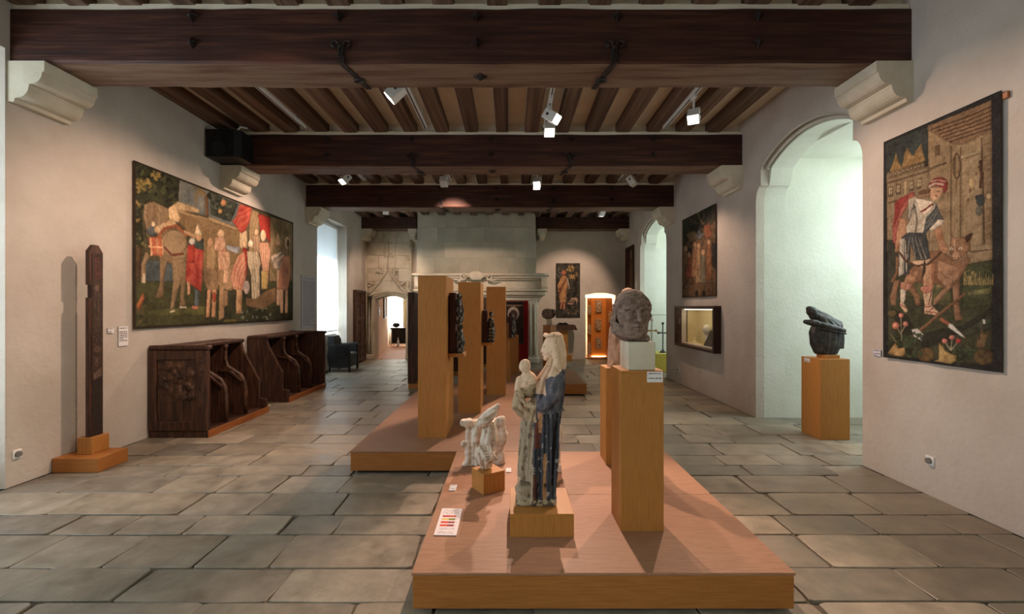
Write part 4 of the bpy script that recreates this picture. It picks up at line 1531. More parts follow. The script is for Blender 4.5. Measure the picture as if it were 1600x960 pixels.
# ================================================================== GLASS CASE with crosses in the far niche
t = empty('cross_case', (4.0, 11.55, 0), 'glass case on a yellow base in the far window niche', 'showcase')
bx('base', 3.48, 4.5, 11.2, 11.95, 0, .46, flat('yellow_base', rgb(206, 186, 84), .6), t, bev=.005)
for x in (3.48, 4.48):
    for y in (11.2, 11.93):
        bx('corner_post', x, x + .02, y, y + .02, .46, 1.42, M['alu'], t, bev=0)
bx('top_frame', 3.48, 4.5, 11.2, 11.95, 1.41, 1.43, M['alu'], t, bev=0)
bx('glass_pane', 3.49, 4.49, 11.202, 11.208, .46, 1.41, M['glass'], t, bev=0)
bx('glass_pane', 3.482, 3.488, 11.22, 11.93, .46, 1.41, M['glass'], t, bev=0)
G = flat('gilt_brass', rgb(190, 128, 60), .35, .8)
for x, h, m_, lab in ((3.86, .74, M['iron'], 'grey iron altar cross with lobed arms in the glass case'), (3.58, .82, G, 'gilt altar crucifix standing in the glass case')):
    c = empty('altar_cross', (x, 11.5, .46), lab, 'cross', 'crosses in the glass case')
    bm = new()
    lathe(bm, [(.09, 0), (.085, .02), (.04, .05), (.02, .1)], (x, 11.5, .46), 12)
    mk('foot', bm, m_, c, smooth=True)
    bm = new()
    tube(bm, [(x, 11.5, .55), (x, 11.5, .46 + h)], .017, 8)
    tube(bm, [(x - .11, 11.5, .46 + h * .68), (x + .11, 11.5, .46 + h * .68)], .017, 8)
    for dx, dz in ((-.11, 0), (.11, 0), (0, h * .32)):
        bmesh.ops.create_uvsphere(bm, u_segments=10, v_segments=8, radius=.035, matrix=Matrix.Translation((x + dx, 11.5, .46 + h * .68 + dz)))
    mk('shaft', bm, m_, c, smooth=True)

# ================================================================== CARDS, TEXT PANELS, SOCKETS
INK = rgb(70, 68, 70)
WB = rgb(226, 222, 220)


def wall_card(name, label, X, s, ya, yb, z0, z1, R, cat='label', group=None):
    """printed card on a wall of constant x; s = +1 left wall, -1 right wall"""
    if s > 0:
        return raster_sheet(name, R, (X + .012 * s, ya, z1), (0, yb - ya, 0), (0, 0, z0 - z1), (-.012, 0, 0), M['print'], None, label=label, cat=cat, group=group)
    return raster_sheet(name, R, (X + .012 * s, yb, z1), (0, ya - yb, 0), (0, 0, z0 - z1), (.012, 0, 0), M['print'], None, label=label, cat=cat, group=group)


GB = rgb(172, 168, 170)
wall_card('text_panel', 'tall grey text panel beside the window with the roller blind', XL, 1, 9.68, 10.42, 1.14, 2.30, text_raster(74, 130, GB, INK, .06, .95, 3, 3), 'text panel')
wall_card('label_card', 'small white label card beside the post, wider than tall', XL, 1, 5.02, 5.10, 1.315, 1.372, text_raster(26, 16, WB, INK, .12, .9, 4, 5))
wall_card('label_card', 'tall white label card between the painted post and the large tapestry', XL, 1, 5.16, 5.29, 1.16, 1.385, text_raster(26, 44, WB, INK, .08, .75, 4, 6))
wall_card('label_card', 'small pale label card beside the tapestry of the man with the animal', XR, -1, 4.37, 4.46, 1.13, 1.19, text_raster(26, 16, rgb(206, 204, 214), INK, .12, .9, 4, 7))
raster_sheet('label_card', text_raster(30, 22, WB, INK, .14, .8, 5, 8), (.845, 2.808, 1.205), (.098, 0, 0), (0, 0, -.066), (0, .004, 0), M['print'], None, label='white label card fixed on the stone head plinth', cat='label')
raster_sheet('label_card', text_raster(24, 18, WB, INK, .14, .9, 4, 9), (3.748, 5.80, .965), (0, -.11, 0), (0, 0, -.05), (.004, 0, 0), M['print'], None, label='small label card at the top edge of the niche plinth', cat='label')


def lying_card(name, label, pts, R):
    """card on the platform deck, from its four photo corners (far left, far right, near right, near left)"""
    q = []
    for px, py in pts:
        Y = F * (H - PT) / (py - CY)
        q.append(Vector(((px - CX) * Y / F, Y, PT + .006)))
    o = q[0]
    return raster_sheet(name, R, o, q[1] - q[0], q[3] - q[0], (0, 0, -.005), M['print'], None, label=label, cat='label')


lying_card('label_card', 'white label card lying near the platform edge beside the cube plinth', [(704, 759), (714.5, 759), (713, 768), (701, 768)], text_raster(24, 24, WB, INK, .14, .9, 5, 10))
lying_card('label_card', 'white label card lying just behind the cube plinth', [(790.5, 732.5), (798.5, 732.5), (798.5, 739), (790.5, 739)], text_raster(24, 24, WB, INK, .14, .9, 5, 12))
R = Raster(72, 96, rgb(226, 214, 212), 13)
rr = random.Random(3)
for y in range(4, 22, 4):
    for x in range(8, 64, 1):
        if rr.random() < .6: R.a[y:y + 2, x] = rgb(150, 140, 142)[:3]
for y, cs in ((27, [(176, 60, 62), (190, 84, 60)]), (38, [(214, 180, 96), (120, 122, 44)]), (49, [(204, 66, 52), (150, 60, 70)]), (60, [(208, 70, 60), (140, 60, 66)])):
    R.a[y:y + 7, 10:34] = rgb(*cs[0])[:3]
    R.a[y:y + 7, 34:56] = rgb(*cs[1])[:3]
    for x in range(57, 66):
        if rr.random() < .6: R.a[y + 2:y + 4, x] = rgb(150, 140, 142)[:3]
for y in (72, 76, 84, 88):
    for x in range(10, 60):
        if rr.random() < .6: R.a[y:y + 2, x] = rgb(140, 140, 150)[:3]
lying_card('colour_chart_card', 'white sheet with coloured bars lying at the platform edge', [(691, 796), (722.5, 796.5), (714, 838.5), (677.5, 838)], R)


def socket(label, X, s, y, z):
    t = empty('wall_socket', (X + s * .01, y, z), label, 'socket', 'wall sockets')
    bx('cover_plate', min(X, X + s * .012), max(X, X + s * .012), y - .075, y + .0, z, z + .08, M['white'], t, bev=.003)
    bm = new()
    tube(bm, [(X + s * .012, y - .038, z + .04), (X + s * .03, y - .038, z + .04)], .026, 14)
    mk('socket_ring', bm, flat('socket_grey', rgb(120, 116, 112), .5), t)


socket('white wall socket low on the wall near the painted post', XL, 1, 4.14, .24)
socket('white wall socket low on the wall under the tapestry of the man', XR, -1, 3.90, .26)
socket('white wall socket low on the wall under the showcase', XR, -1, 9.66, .25)

# ================================================================== SCULPTURES (smooth-blended solids turned into one surface)
def surface_nets(Fv, lo, h):
    nx, ny, nz = Fv.shape
    acc = np.zeros((nx - 1, ny - 1, nz - 1, 3), np.float32)
    cnt = np.zeros((nx - 1, ny - 1, nz - 1), np.float32)
    crosses = []
    for ax in range(3):
        a = np.take(Fv, range(0, Fv.shape[ax] - 1), ax)
        b = np.take(Fv, range(1, Fv.shape[ax]), ax)
        cr = (a < 0) != (b < 0)
        crosses.append((cr, a < 0))
        t = np.where(cr, a / np.where(cr, a - b, 1), 0).astype(np.float32)
        o1, o2 = [i for i in range(3) if i != ax]
        for d1 in (0, 1):
            for d2 in (0, 1):
                s_ = [slice(None)] * 3
                s_[o1] = slice(d1, Fv.shape[o1] - 1 + d1)
                s_[o2] = slice(d2, Fv.shape[o2] - 1 + d2)
                e = cr[tuple(s_)]
                cnt += e
                acc[..., ax] += np.where(e, t[tuple(s_)], 0)
                if d1: acc[..., o1] += e
                if d2: acc[..., o2] += e
    m = cnt > 0
    ids = np.full(m.shape, -1, np.int64)
    ids[m] = np.arange(m.sum())
    cell = np.argwhere(m).astype(np.float32)
    pos = (cell + acc[m] / cnt[m][:, None]) * h + np.array(lo, np.float32)
    quads = []
    for ax in range(3):
        cr, neg = crosses[ax]
        o1, o2 = [i for i in range(3) if i != ax]
        s_ = [slice(None)] * 3
        s_[o1] = slice(1, Fv.shape[o1] - 1)
        s_[o2] = slice(1, Fv.shape[o2] - 1)
        e = np.argwhere(cr[tuple(s_)])
        if not len(e): continue
        ng = neg[tuple(s_)][cr[tuple(s_)]]
        e[:, o1] += 1
        e[:, o2] += 1
        def at(d1, d2):
            q = e.copy()
            q[:, o1] += d1
            q[:, o2] += d2
            return ids[q[:, 0], q[:, 1], q[:, 2]]
        q = np.stack([at(-1, -1), at(0, -1), at(0, 0), at(-1, 0)], 1)
        flip = ng if ax != 1 else ~ng
        q[~flip] = q[~flip][:, ::-1]
        quads.append(q)
    q = np.vstack(quads)
    return pos, q[(q >= 0).all(1)]


class Field:
    def __init__(s, lo, hi, h):
        s.lo, s.h = lo, h
        n = [int((b - a) / h) + 1 for a, b in zip(lo, hi)]
        g = [np.arange(k, dtype=np.float32) * h + a for k, a in zip(n, lo)]
        s.x, s.y, s.z = np.meshgrid(*g, indexing='ij')
        s.f = np.full(s.x.shape, 9.0, np.float32)

    def local(s, c, rz=0.0):
        dx, dy, dz = s.x - c[0], s.y - c[1], s.z - c[2]
        if rz:
            ca, sa = math.cos(rz), math.sin(rz)
            dx, dy = dx * ca + dy * sa, -dx * sa + dy * ca
        return dx, dy, dz

    def ell(s, c, r, rz=0.0, ry=0.0):
        dx, dy, dz = s.local(c, rz)
        if ry:
            ca, sa = math.cos(ry), math.sin(ry)
            dx, dz = dx * ca + dz * sa, -dx * sa + dz * ca
        k = np.sqrt((dx / r[0]) ** 2 + (dy / r[1]) ** 2 + (dz / r[2]) ** 2)
        return (k - 1) * min(r)

    def cap(s, a, b, ra, rb=None):
        rb = ra if rb is None else rb
        a, b = np.array(a, np.float32), np.array(b, np.float32)
        d = b - a
        L = float((d * d).sum())
        px, py, pz = s.x - a[0], s.y - a[1], s.z - a[2]
        t = np.clip((px * d[0] + py * d[1] + pz * d[2]) / L, 0, 1)
        return np.sqrt((px - t * d[0]) ** 2 + (py - t * d[1]) ** 2 + (pz - t * d[2]) ** 2) - (ra + (rb - ra) * t)

    def path(s, pts, rs, k=.01):
        d = None
        for i in range(len(pts) - 1):
            e = s.cap(pts[i], pts[i + 1], rs[i], rs[i + 1])
            d = e if d is None else np.minimum(d, e)
        return d

    def box(s, c, r, rnd=.005, rz=0.0):
        dx, dy, dz = s.local(c, rz)
        q = [np.abs(dx) - r[0] + rnd, np.abs(dy) - r[1] + rnd, np.abs(dz) - r[2] + rnd]
        out = np.sqrt(sum(np.maximum(v, 0) ** 2 for v in q))
        return out + np.minimum(np.maximum(np.maximum(q[0], q[1]), q[2]), 0) - rnd

    def loft(s, tab, folds=0.0, n=9, ph=0.0, tw=6.0):
        """tab: rows (z, cx, cy, rx, ry) rising in z; folds = depth of vertical drapery folds"""
        tab = sorted(tab)
        zz = [t[0] for t in tab]
        g = [np.interp(s.z, zz, [t[i] for t in tab]).astype(np.float32) for i in range(1, 5)]
        dx, dy = s.x - g[0], s.y - g[1]
        th = np.arctan2(dy, dx)
        k = np.sqrt((dx / g[2]) ** 2 + (dy / g[3]) ** 2)
        mn = np.minimum(g[2], g[3])
        d = (k - 1) * mn
        if folds:
            wv = np.sin(n * th + ph + np.sin(s.z * tw) * 1.2) + .5 * np.sin(n * 1.9 * th + 2 * ph - s.z * tw * .7)
            d = d - folds * wv * np.minimum(1, k)
        return np.maximum(d, np.maximum(zz[0] - s.z, s.z - zz[-1]))

    def add(s, d, k=.01):
        if k <= 0:
            s.f = np.minimum(s.f, d)
        else:
            hh = np.clip(.5 + .5 * (d - s.f) / k, 0, 1)
            s.f = d * (1 - hh) + s.f * hh - k * hh * (1 - hh)
        return s

    def sub(s, d, k=.006):
        hh = np.clip(.5 - .5 * (s.f + d) / k, 0, 1)
        s.f = s.f * (1 - hh) - d * hh + k * hh * (1 - hh)
        return s

    def rough(s, amp, freq, seed=0):
        rr = np.random.RandomState(seed)
        w = np.zeros_like(s.f)
        for i in range(5):
            d = rr.normal(size=3)
            d /= np.linalg.norm(d)
            w += np.sin((s.x * d[0] + s.y * d[1] + s.z * d[2]) * freq * rr.uniform(.6, 1.6) + rr.uniform(0, 6.28)) * .45
        s.f = s.f + amp * w
        return s

    def floor(s, z):
        s.f = np.maximum(s.f, z - s.z)
        return s

    def mesh(s, name, mat, parent=None, colfn=None, **k):
        for ax in range(3):                          # close the surface at the grid limits
            for e in (0, -1):
                sl_ = [slice(None)] * 3
                sl_[ax] = e
                s.f[tuple(sl_)] = np.maximum(s.f[tuple(sl_)], s.h * .3)
        pos, q = surface_nets(s.f, s.lo, s.h)
        me = bpy.data.meshes.new(name)
        me.from_pydata(pos.tolist(), [], q.tolist())
        me.update()
        if colfn is not None:
            ca = me.color_attributes.new('Col', 'FLOAT_COLOR', 'POINT')
            c = np.ones((len(pos), 4), np.float32)
            c[:, :3] = colfn(pos[:, 0], pos[:, 1], pos[:, 2])
            ca.data.foreach_set('color', c.ravel())
        return mk(name, me, mat, parent, smooth=True, **k)


def px_tab(rows, Y, ry, extra=None):
    """rows of (py, left px, right px) -> loft table at depth Y"""
    k = Y / F
    out = []
    for r in rows:
        py, a, b = r[:3]
        d = r[3] if len(r) > 3 else ry
        out.append((H - (py - CY) * k, ((a + b) / 2 - CX) * k, Y, max(.004, (b - a) / 2 * k), d))
    return out


def c3(*c):
    return np.array(rgb(*c)[:3], np.float32)


def blend(c, m, col):
    m = np.clip(m, 0, 1)[:, None]
    return c * (1 - m) + col * m


def wob(x, y, z, f, seed):
    rr = np.random.RandomState(seed)
    w = 0
    for i in range(6):
        d = rr.normal(size=3) * f
        w = w + np.sin(x * d[0] + y * d[1] + z * d[2] + rr.uniform(0, 6.28))
    return w / 6


M['poly'] = vcol_mat('old_polychromy', 0.8, 0.6, 90, 0.2, 1.0, 0.16)
M['limestone'] = noise_mat('carved_limestone', [rgb(176, 158, 138), rgb(212, 198, 180), rgb(226, 214, 198)], 14, rough=.9, bump=.5, bscale=70, bdist=.006, spec=.1)
M['headstone'] = noise_mat('worn_head_stone', [rgb(98, 80, 70), rgb(128, 108, 95), rgb(146, 126, 112)], 26, rough=.9, bump=.6, bscale=90, bdist=.006, spec=.12)
M['blackwood'] = noise_mat('blackened_wood', [rgb(20, 18, 17), rgb(44, 40, 36), rgb(66, 60, 54)], 14, rough=.55, bump=.4, bscale=60, spec=.35)

# ------------------------------------------------------------------ painted Madonna with child
YM = 2.95
KM = YM / F


def m_(px, py, dy=0.0):
    return (float((px - CX) * KM), YM + dy, float(H - (py - CY) * KM))


f = Field((m_(798, 0)[0], YM - .19, PT + .135), (m_(886, 0)[0], YM + .17, m_(0, 514)[2]), .0042)
body = px_tab([(800, 806, 869, .125), (781, 807, 868, .125), (778, 810, 866, .12), (745, 811, 867, .12), (700, 813, 869, .125), (660, 815, 873, .13), (640, 820, 876, .13),
               (622, 832, 878, .13), (600, 838, 880, .125), (588, 843, 880, .115), (578, 850, 879, .09), (570, 855, 877, .06), (560, 858, 876, .055)], YM, .12)
f.add(f.loft([r for r in body if r[0] > .42], .010, 10, .6, 4.0), 0)
# octagonal stone foot
f.add(f.box((m_(837, 0)[0], YM, PT + .14 + .03), (.125, .115, .034), .02), .004)
f.add(f.box((m_(837, 0)[0], YM, PT + .14 + .09), (.116, .106, .034), .02), .006)
f.add(f.ell(m_(809, 762, -.02), (.02, .05, .025)), .01)
# veil, skull, face
f.add(f.ell(m_(864, 541), (.058, .062, .085)), .015)
f.add(f.path([m_(870, 530), m_(875, 556), m_(877, 582)], [.045, .045, .03]), .015)
f.add(f.path([m_(866, 545, -.05), m_(868, 565, -.06), m_(872, 583, -.05)], [.022, .02, .016]), .012)
f.add(f.ell(m_(857, 546), (.038, .046, .066)), .008)
f.add(f.ell(m_(853, 560), (.018, .026, .016)), .008)                     # chin
f.add(f.cap(m_(849.5, 540), m_(847.5, 549), .007, .011), .006)           # nose
f.add(f.ell(m_(849.5, 555), (.009, .016, .006)), .004)                   # lips
f.sub(f.ell(m_(850, 542, -.026), (.009, .013, .008)), .004)              # eye hollows
f.sub(f.ell(m_(850, 542, .026), (.009, .013, .008)), .004)
f.sub(f.path([m_(854, 533, -.075), m_(861, 548, -.085), m_(864, 560, -.08), m_(860, 570, -.07)], [.010, .012, .012, .010]), .008)
f.add(f.path([(m_(863, 524)[0] + .050 * math.cos(q_), YM + .052 * math.sin(q_), m_(0, 524)[2] + .004 * math.sin(3 * q_)) for q_ in np.linspace(0, 6.283, 15)], [.010] * 15), .006)   # fillet round the veil
f.sub(f.ell(m_(863, 516), (.050, .050, .012)), .006)
# shoulders and arms
f.add(f.path([m_(868, 588, -.08), m_(862, 612, -.12), m_(846, 628, -.13)], [.045, .042, .032]), .02)
f.add(f.path([m_(846, 628, -.13), m_(834, 630, -.125), m_(828, 628, -.11)], [.028, .02, .016]), .01)
for i_ in range(4):
    f.add(f.cap(m_(830, 625 + 2.2 * i_, -.125), m_(822, 622 + 2.6 * i_, -.115), .008, .006), .003)
f.add(f.path([m_(868, 590, .08), m_(850, 622, .1), m_(832, 632, .05)], [.045, .04, .03]), .02)
# child seen from behind
f.add(f.ell(m_(820, 571, -.03), (.038, .04, .044)), .006)
f.add(f.cap(m_(822, 579, -.03), m_(824, 586, -.03), .022, .026), .01)
f.add(f.ell(m_(825, 600, -.03), (.068, .062, .085)), .014)
f.add(f.path([m_(812, 592, -.05), m_(808, 606, -.07), m_(814, 614, -.09)], [.024, .02, .016]), .01)
f.add(f.path([m_(836, 594, -.03), m_(843, 604, -.05), m_(846, 596, -.03)], [.022, .018, .013]), .01)
f.add(f.path([m_(812, 618, -.03), m_(808, 634, -.04), m_(820, 652, -.05)], [.04, .036, .016]), .012)
f.add(f.path([m_(806, 616, -.05), m_(815, 634, -.08), m_(828, 642, -.09)], [.012, .014, .012]), .008)
f.add(f.path([m_(826, 630, -.06), m_(824, 648, -.08), m_(830, 656, -.08)], [.024, .02, .012]), .01)
f.add(f.path([m_(808, 612, -.06), m_(820, 626, -.09), m_(836, 636, -.09)], [.014, .014, .012]), .008)
# deep cloak folds over the side
for a0, a1, dd in ((846, 843, -.118), (857, 855, -.11), (868, 862, -.08), (834, 832, -.125)):
    f.add(f.path([m_(a0 + 2, 640, dd - .005), m_(a0, 700, dd), m_(a1, 772, dd + .004)], [.010, .016, .018]), .012)
for a0, a1, dd in ((852, 849, -.132), (840, 838, -.135), (826, 824, -.13), (864, 859, -.118)):
    f.sub(f.path([m_(a0, 650, dd), m_(a0 - 1, 700, dd), m_(a1, 770, dd)], [.006, .013, .013]), .01)
f.rough(.0012, 90, 2)
f.floor(PT + .14)


def madonna_col(x, y, z):
    px, py = x / KM + CX, CY - (z - H) / KM
    n = wob(x, y, z, 60, 1) + .6 * wob(x, y, z, 170, 2)
    st = np.sin(px * .95 + n * 1.2)
    c = np.tile(c3(78, 79, 86), (len(x), 1))                          # blue-grey cloak
    c = blend(c, ((st + .5 * n > .35) & (py > 640)) * .85, c3(36, 36, 40))
    c = blend(c, (n > .55), c3(150, 146, 146))
    c = blend(c, (py < 640) * np.clip(.45 + n, 0, 1) * .6, c3(128, 118, 124))
    dress = (px < 833 - (py - 640) * .02 + n * 1.5) & (py > 640)
    c = blend(c, dress, c3(158, 142, 118))
    c = blend(c, dress & (n < -.35), c3(112, 96, 78))
    c = blend(c, (np.abs(px - 838 - n * 2) < 4) & (py > 650) & (py < 692), c3(110, 62, 50))
    c = blend(c, (np.abs(px - 842 - n * 2) < 3) & (py > 638) & (py < 668), c3(180, 132, 96))
    c = blend(c, (np.abs(px - 849 - n * 1.5) < 2.6) & (py > 700) & (py < 776), c3(176, 134, 96))
    c = blend(c, (np.abs(px - 834 - n * 1.5) < 3) & (py > 730) & (py < 776), c3(92, 56, 46))
    child = (px < 836 + n * 2) & (py < 652) & (py > 583)
    c = blend(c, child, c3(176, 152, 122))
    c = blend(c, child & (n < -.3), c3(138, 114, 90))
    skin = (py < 590 - (px - 848) * .42 + n * 2.5)
    c = blend(c, skin, c3(222, 190, 160))
    c = blend(c, skin & (n > .5), c3(196, 160, 130))
    chest = (px < 850 + n * 2) & (px > 836) & (py < 612) & (py > 580)
    c = blend(c, chest, c3(214, 178, 148))
    foot = (py > 770 + n * 3)
    c = blend(c, foot, c3(176, 160, 132))
    c = blend(c, foot & (n > .1), c3(98, 86, 76))
    c = blend(c, py > 791 + n * 2, c3(120, 100, 88))
    return c


f.mesh('madonna_statue', M['poly'], colfn=madonna_col, label='painted statue of a veiled Madonna in blue cloak holding a child', cat='statue')

# ------------------------------------------------------------------ stone head of a tonsured monk
YH = 2.935
KH = YH / F
hc = np.array([(988 - CX) * KH, YH, H - (491 - CY) * KH])
yaw = .03
fw = np.array([math.sin(yaw), -math.cos(yaw), 0])
rt = np.array([math.cos(yaw), math.sin(yaw), 0])


def h_(u, v, w):
    """u to the head's own left as seen (picture right), v forward, w up"""
    return tuple((hc + rt * u + fw * v + np.array([0, 0, w])).tolist())


f = Field((hc[0] - .16, hc[1] - .19, hc[2] - .19), (hc[0] + .16, hc[1] + .17, hc[2] + .19), .0034)
rz = yaw
f.add(f.ell(h_(0, -.015, .040), (.114, .128, .122), rz), 0)
f.add(f.ell(h_(0, .035, -.045), (.090, .080, .115), rz), .03)
f.add(f.ell(h_(0, .085, -.128), (.040, .032, .028), rz), .02)              # chin
f.add(f.ell(h_(0, .060, -.105), (.074, .052, .045), rz), .02)              # jaw
for s_ in (-1, 1):
    f.add(f.ell(h_(s_ * .056, .078, -.030), (.028, .026, .026), rz), .016)  # cheek bones
    f.add(f.path([h_(s_ * .010, .128, .034), h_(s_ * .040, .124, .044), h_(s_ * .074, .098, .034)], [.011, .013, .010]), .008)   # brow
    f.sub(f.ell(h_(s_ * .043, .128, .010), (.027, .022, .018), rz), .007)  # socket
    f.add(f.ell(h_(s_ * .042, .103, .008), (.020, .015, .012), rz), .003)  # eyeball
    f.add(f.path([h_(s_ * .022, .112, .014), h_(s_ * .042, .120, .021), h_(s_ * .063, .106, .013)], [.004, .005, .004]), .002)   # upper lid
    f.add(f.path([h_(s_ * .024, .112, -.002), h_(s_ * .043, .115, -.007), h_(s_ * .062, .104, -.001)], [.003, .0035, .003]), .002)
    f.sub(f.path([h_(s_ * .026, .135, -.034), h_(s_ * .044, .124, -.060), h_(s_ * .052, .112, -.094)], [.006, .008, .004]), .006)
    f.add(f.ell(h_(s_ * .018, .134, -.037), (.012, .013, .010), rz), .005)  # nostril wing
    f.add(f.ell(h_(s_ * .112, -.008, -.005), (.013, .026, .038), rz), .006)  # ear
    f.sub(f.ell(h_(s_ * .124, .0, -.003), (.009, .013, .020), rz), .003)
    f.sub(f.path([h_(s_ * .050, .118, -.016), h_(s_ * .070, .098, -.026)], [.003, .003]), .005)   # bags under the eyes
f.add(f.path([h_(0, .122, .036), h_(0, .143, .002), h_(0, .160, -.032)], [.012, .013, .017]), .008)   # nose
f.add(f.path([h_(-.026, .112, -.078), h_(0, .127, -.070), h_(.026, .112, -.078)], [.006, .0085, .006]), .004)
f.add(f.path([h_(-.022, .112, -.088), h_(0, .124, -.092), h_(.022, .112, -.088)], [.006, .009, .006]), .004)
f.sub(f.path([h_(-.034, .112, -.084), h_(0, .136, -.081), h_(.034, .112, -.084)], [.004, .0038, .004]), .002)
f.sub(f.cap(h_(-.018, .128, -.107), h_(.018, .128, -.107), .006), .008)
for w_ in (.062, .078, .095):
    f.sub(f.path([h_(-.06, .108 - (w_ - .06) * .5, w_ - .004), h_(-.02, .124 - (w_ - .06) * .5, w_ + .003), h_(.02, .124 - (w_ - .06) * .5, w_), h_(.06, .108 - (w_ - .06) * .5, w_ - .003)], [.002, .004, .004, .002]), .004)
f.sub(f.cap(h_(-.006, .138, .036), h_(-.004, .134, .056), .003), .003)
f.sub(f.cap(h_(.006, .138, .036), h_(.004, .134, .056), .003), .003)
# curly fringe of hair round the tonsure
rr = random.Random(12)
for k in range(40):
    a = -2.6 + 5.2 * k / 39
    front = max(0.0, 1 - abs(a) / 1.15)
    for lv in range(2):
        w_ = .028 + .024 * lv + .085 * front ** .6 + rr.uniform(-.005, .005)
        q = math.sqrt(max(.05, 1 - ((w_ - .040) / .122) ** 2))
        f.add(f.ell(h_(.113 * q * math.sin(a), -.015 + .127 * q * math.cos(a), w_), (.011, .011, .012)), .004)
# cowl wrapped behind the jaw and under the chin
for k_i, (a1, zz0, zz1, rad, th) in enumerate(((.75, -.155, -.075, .108, .026), (.15, -.130, -.035, .116, .020), (-.35, -.100, .0, .121, .015))):
    pts = []
    for k in range(10):
        t_ = k / 9
        a = -2.7 + (a1 + 2.7) * t_
        pts.append(h_(rad * math.sin(a), -.02 + rad * math.cos(a) * .80, zz1 + (zz0 - zz1) * t_))
    f.add(f.path(pts, [th] * 10), .007)
f.add(f.ell(h_(-.01, -.035, -.110), (.100, .085, .075), rz), .02)
f.rough(.0009, 150, 4)
f.rough(.0006, 300, 9)
f.floor(hc[2] - .172)
t = empty('stone_head', (hc[0], YH, 1.385), 'carved stone head of a tonsured man with furrowed face and cowl', 'sculpture')
f.mesh('head', M['headstone'], t)
bm = new()
tube(bm, [(hc[0] + .01, YH, 1.385), (hc[0] + .01, YH, hc[2] - .14)], .008, 8)
mk('mounting_rod', bm, M['black'], t)

# ------------------------------------------------------------------ draped fragment on the cube
YD = 3.49
kd = YD / F
d_ = lambda px, py, dy=0: (float((px - CX) * kd), YD + dy, float(H - (py - CY) * kd))
f = Field((d_(738, 0)[0], YD - .13, PT + .155), (d_(790, 0)[0], YD + .13, d_(0, 626)[2]), .0038)
f.add(f.loft(px_tab([(737, 754, 764, .03), (728, 750, 768, .045), (716, 747, 771, .06), (703, 747, 774, .065), (692, 751, 771, .055), (684, 755, 771, .05)], YD, .07), .004, 9, 1.0, 22), 0)
# short cape with a rim, and the hood thrown to one side
f.add(f.loft(px_tab([(692, 750, 779, .075), (688, 750, 779, .074), (676, 754, 777, .06), (664, 757, 774, .05), (658, 759, 772, .045)], YD, .07), .0035, 7, .4, 16), .004)
f.add(f.path([d_(749, 664, -.02), d_(757, 656, -.03), d_(768, 645, -.02), d_(778, 634, -.01)], [.030, .047, .043, .018]), .010)
f.sub(f.ell(d_(745, 668, -.045), (.022, .05, .026)), .006)
f.add(f.path([d_(750, 652, -.06), d_(762, 648, -.075), d_(774, 640, -.05)], [.006, .008, .006]), .005)
f.add(f.path([d_(752, 659, -.07), d_(764, 655, -.08), d_(775, 648, -.05)], [.006, .008, .006]), .005)
# looped folds of the tunic, knees and a foot
for q_ in range(4):
    f.add(f.path([d_(750 + q_, 694 + 5 * q_, -.05), d_(757 + q_ * 2, 704 + 4 * q_, -.078), d_(768 + q_, 703 + 3 * q_, -.07), d_(774, 694 + 5 * q_, -.045)], [.006, .008, .008, .006]), .004)
f.add(f.path([d_(766, 690, -.065), d_(770, 706, -.07), d_(776, 714, -.05)], [.009, .011, .012]), .005)
f.add(f.ell(d_(761, 717, -.07), (.021, .02, .023)), .004)
f.add(f.path([d_(748, 708, -.045), d_(751, 720, -.055), d_(757, 733, -.03)], [.013, .015, .011]), .004)
f.add(f.path([d_(768, 712, -.05), d_(768, 722, -.045)], [.014, .011]), .005)
f.rough(.0012, 120, 3)
t = empty('draped_fragment', (d_(760, 0)[0], YD, PT + .151), 'broken cream stone figure in hood and drapery on the cube plinth', 'sculpture')
f.mesh('figure', M['limestone'], t)
bm = new()
tube(bm, [(d_(759, 0)[0], YD - .01, PT + .151), (d_(759, 0)[0], YD - .01, PT + .22)], .008, 8)
mk('mounting_rod', bm, M['black'], t)

# ------------------------------------------------------------------ white carved block behind it
YW = 4.07
kw = YW / F
w_ = lambda px, py, dy=0: (float((px - CX) * kw), YW + dy, float(H - (py - CY) * kw))
f = Field((w_(716, 0)[0], YW - .15, PT - .01), (w_(796, 0)[0], YW + .17, w_(0, 640)[2]), .0048)
f.add(f.box(w_(760, 690), (.135, .085, .195), .03), 0)
f.add(f.cap(w_(733, 722, -.05), w_(733, 664, -.05), .034, .030), .008)
f.add(f.box(w_(732, 658, -.05), (.058, .055, .022), .01), .008)                 # capital
f.add(f.box(w_(732, 724, -.05), (.05, .05, .018), .01), .008)
f.add(f.ell(w_(727, 691, -.05), (.030, .032, .028)), .006)
f.add(f.cap(w_(747, 724, -.09), w_(746, 662, -.09), .022, .022), .006)
f.add(f.path([w_(782, 657, -.03), w_(786, 676, -.05), w_(782, 700, -.06), w_(784, 722, -.04)], [.045, .040, .030, .032]), .010)
f.sub(f.cap(w_(740, 720, -.11), w_(740, 668, -.11), .010), .006)
f.rough(.006, 42, 17)
f.rough(.003, 110, 7)
f.floor(PT)
f.mesh('carved_block', M['limestone'], label='weathered white carved stone block behind the cube plinth', cat='sculpture')

# ------------------------------------------------------------------ small white statuette half hidden by the Madonna
YS = 3.86
f = Field((.27, YS - .1, PT - .01), (.46, YS + .1, .80), .006)
f.add(f.box((.372, YS, PT + .03), (.058, .05, .034), .006), 0)
f.add(f.loft([(PT + .05, .372, YS, .05, .045), (.45, .372, YS, .05, .045), (.58, .375, YS, .052, .045), (.66, .37, YS, .03, .03)], .006, 7, 0, 14), .008)
f.add(f.ell((.372, YS, .70), (.032, .032, .042)), .01)
f.add(f.path([(.41, YS - .02, .60), (.425, YS - .03, .50), (.40, YS - .05, .44)], [.02, .018, .014]), .01)
f.rough(.003, 80, 5)
f.floor(PT)
f.mesh('white_statuette', M['limestone'], label='small white stone statuette behind the painted Madonna', cat='statue')

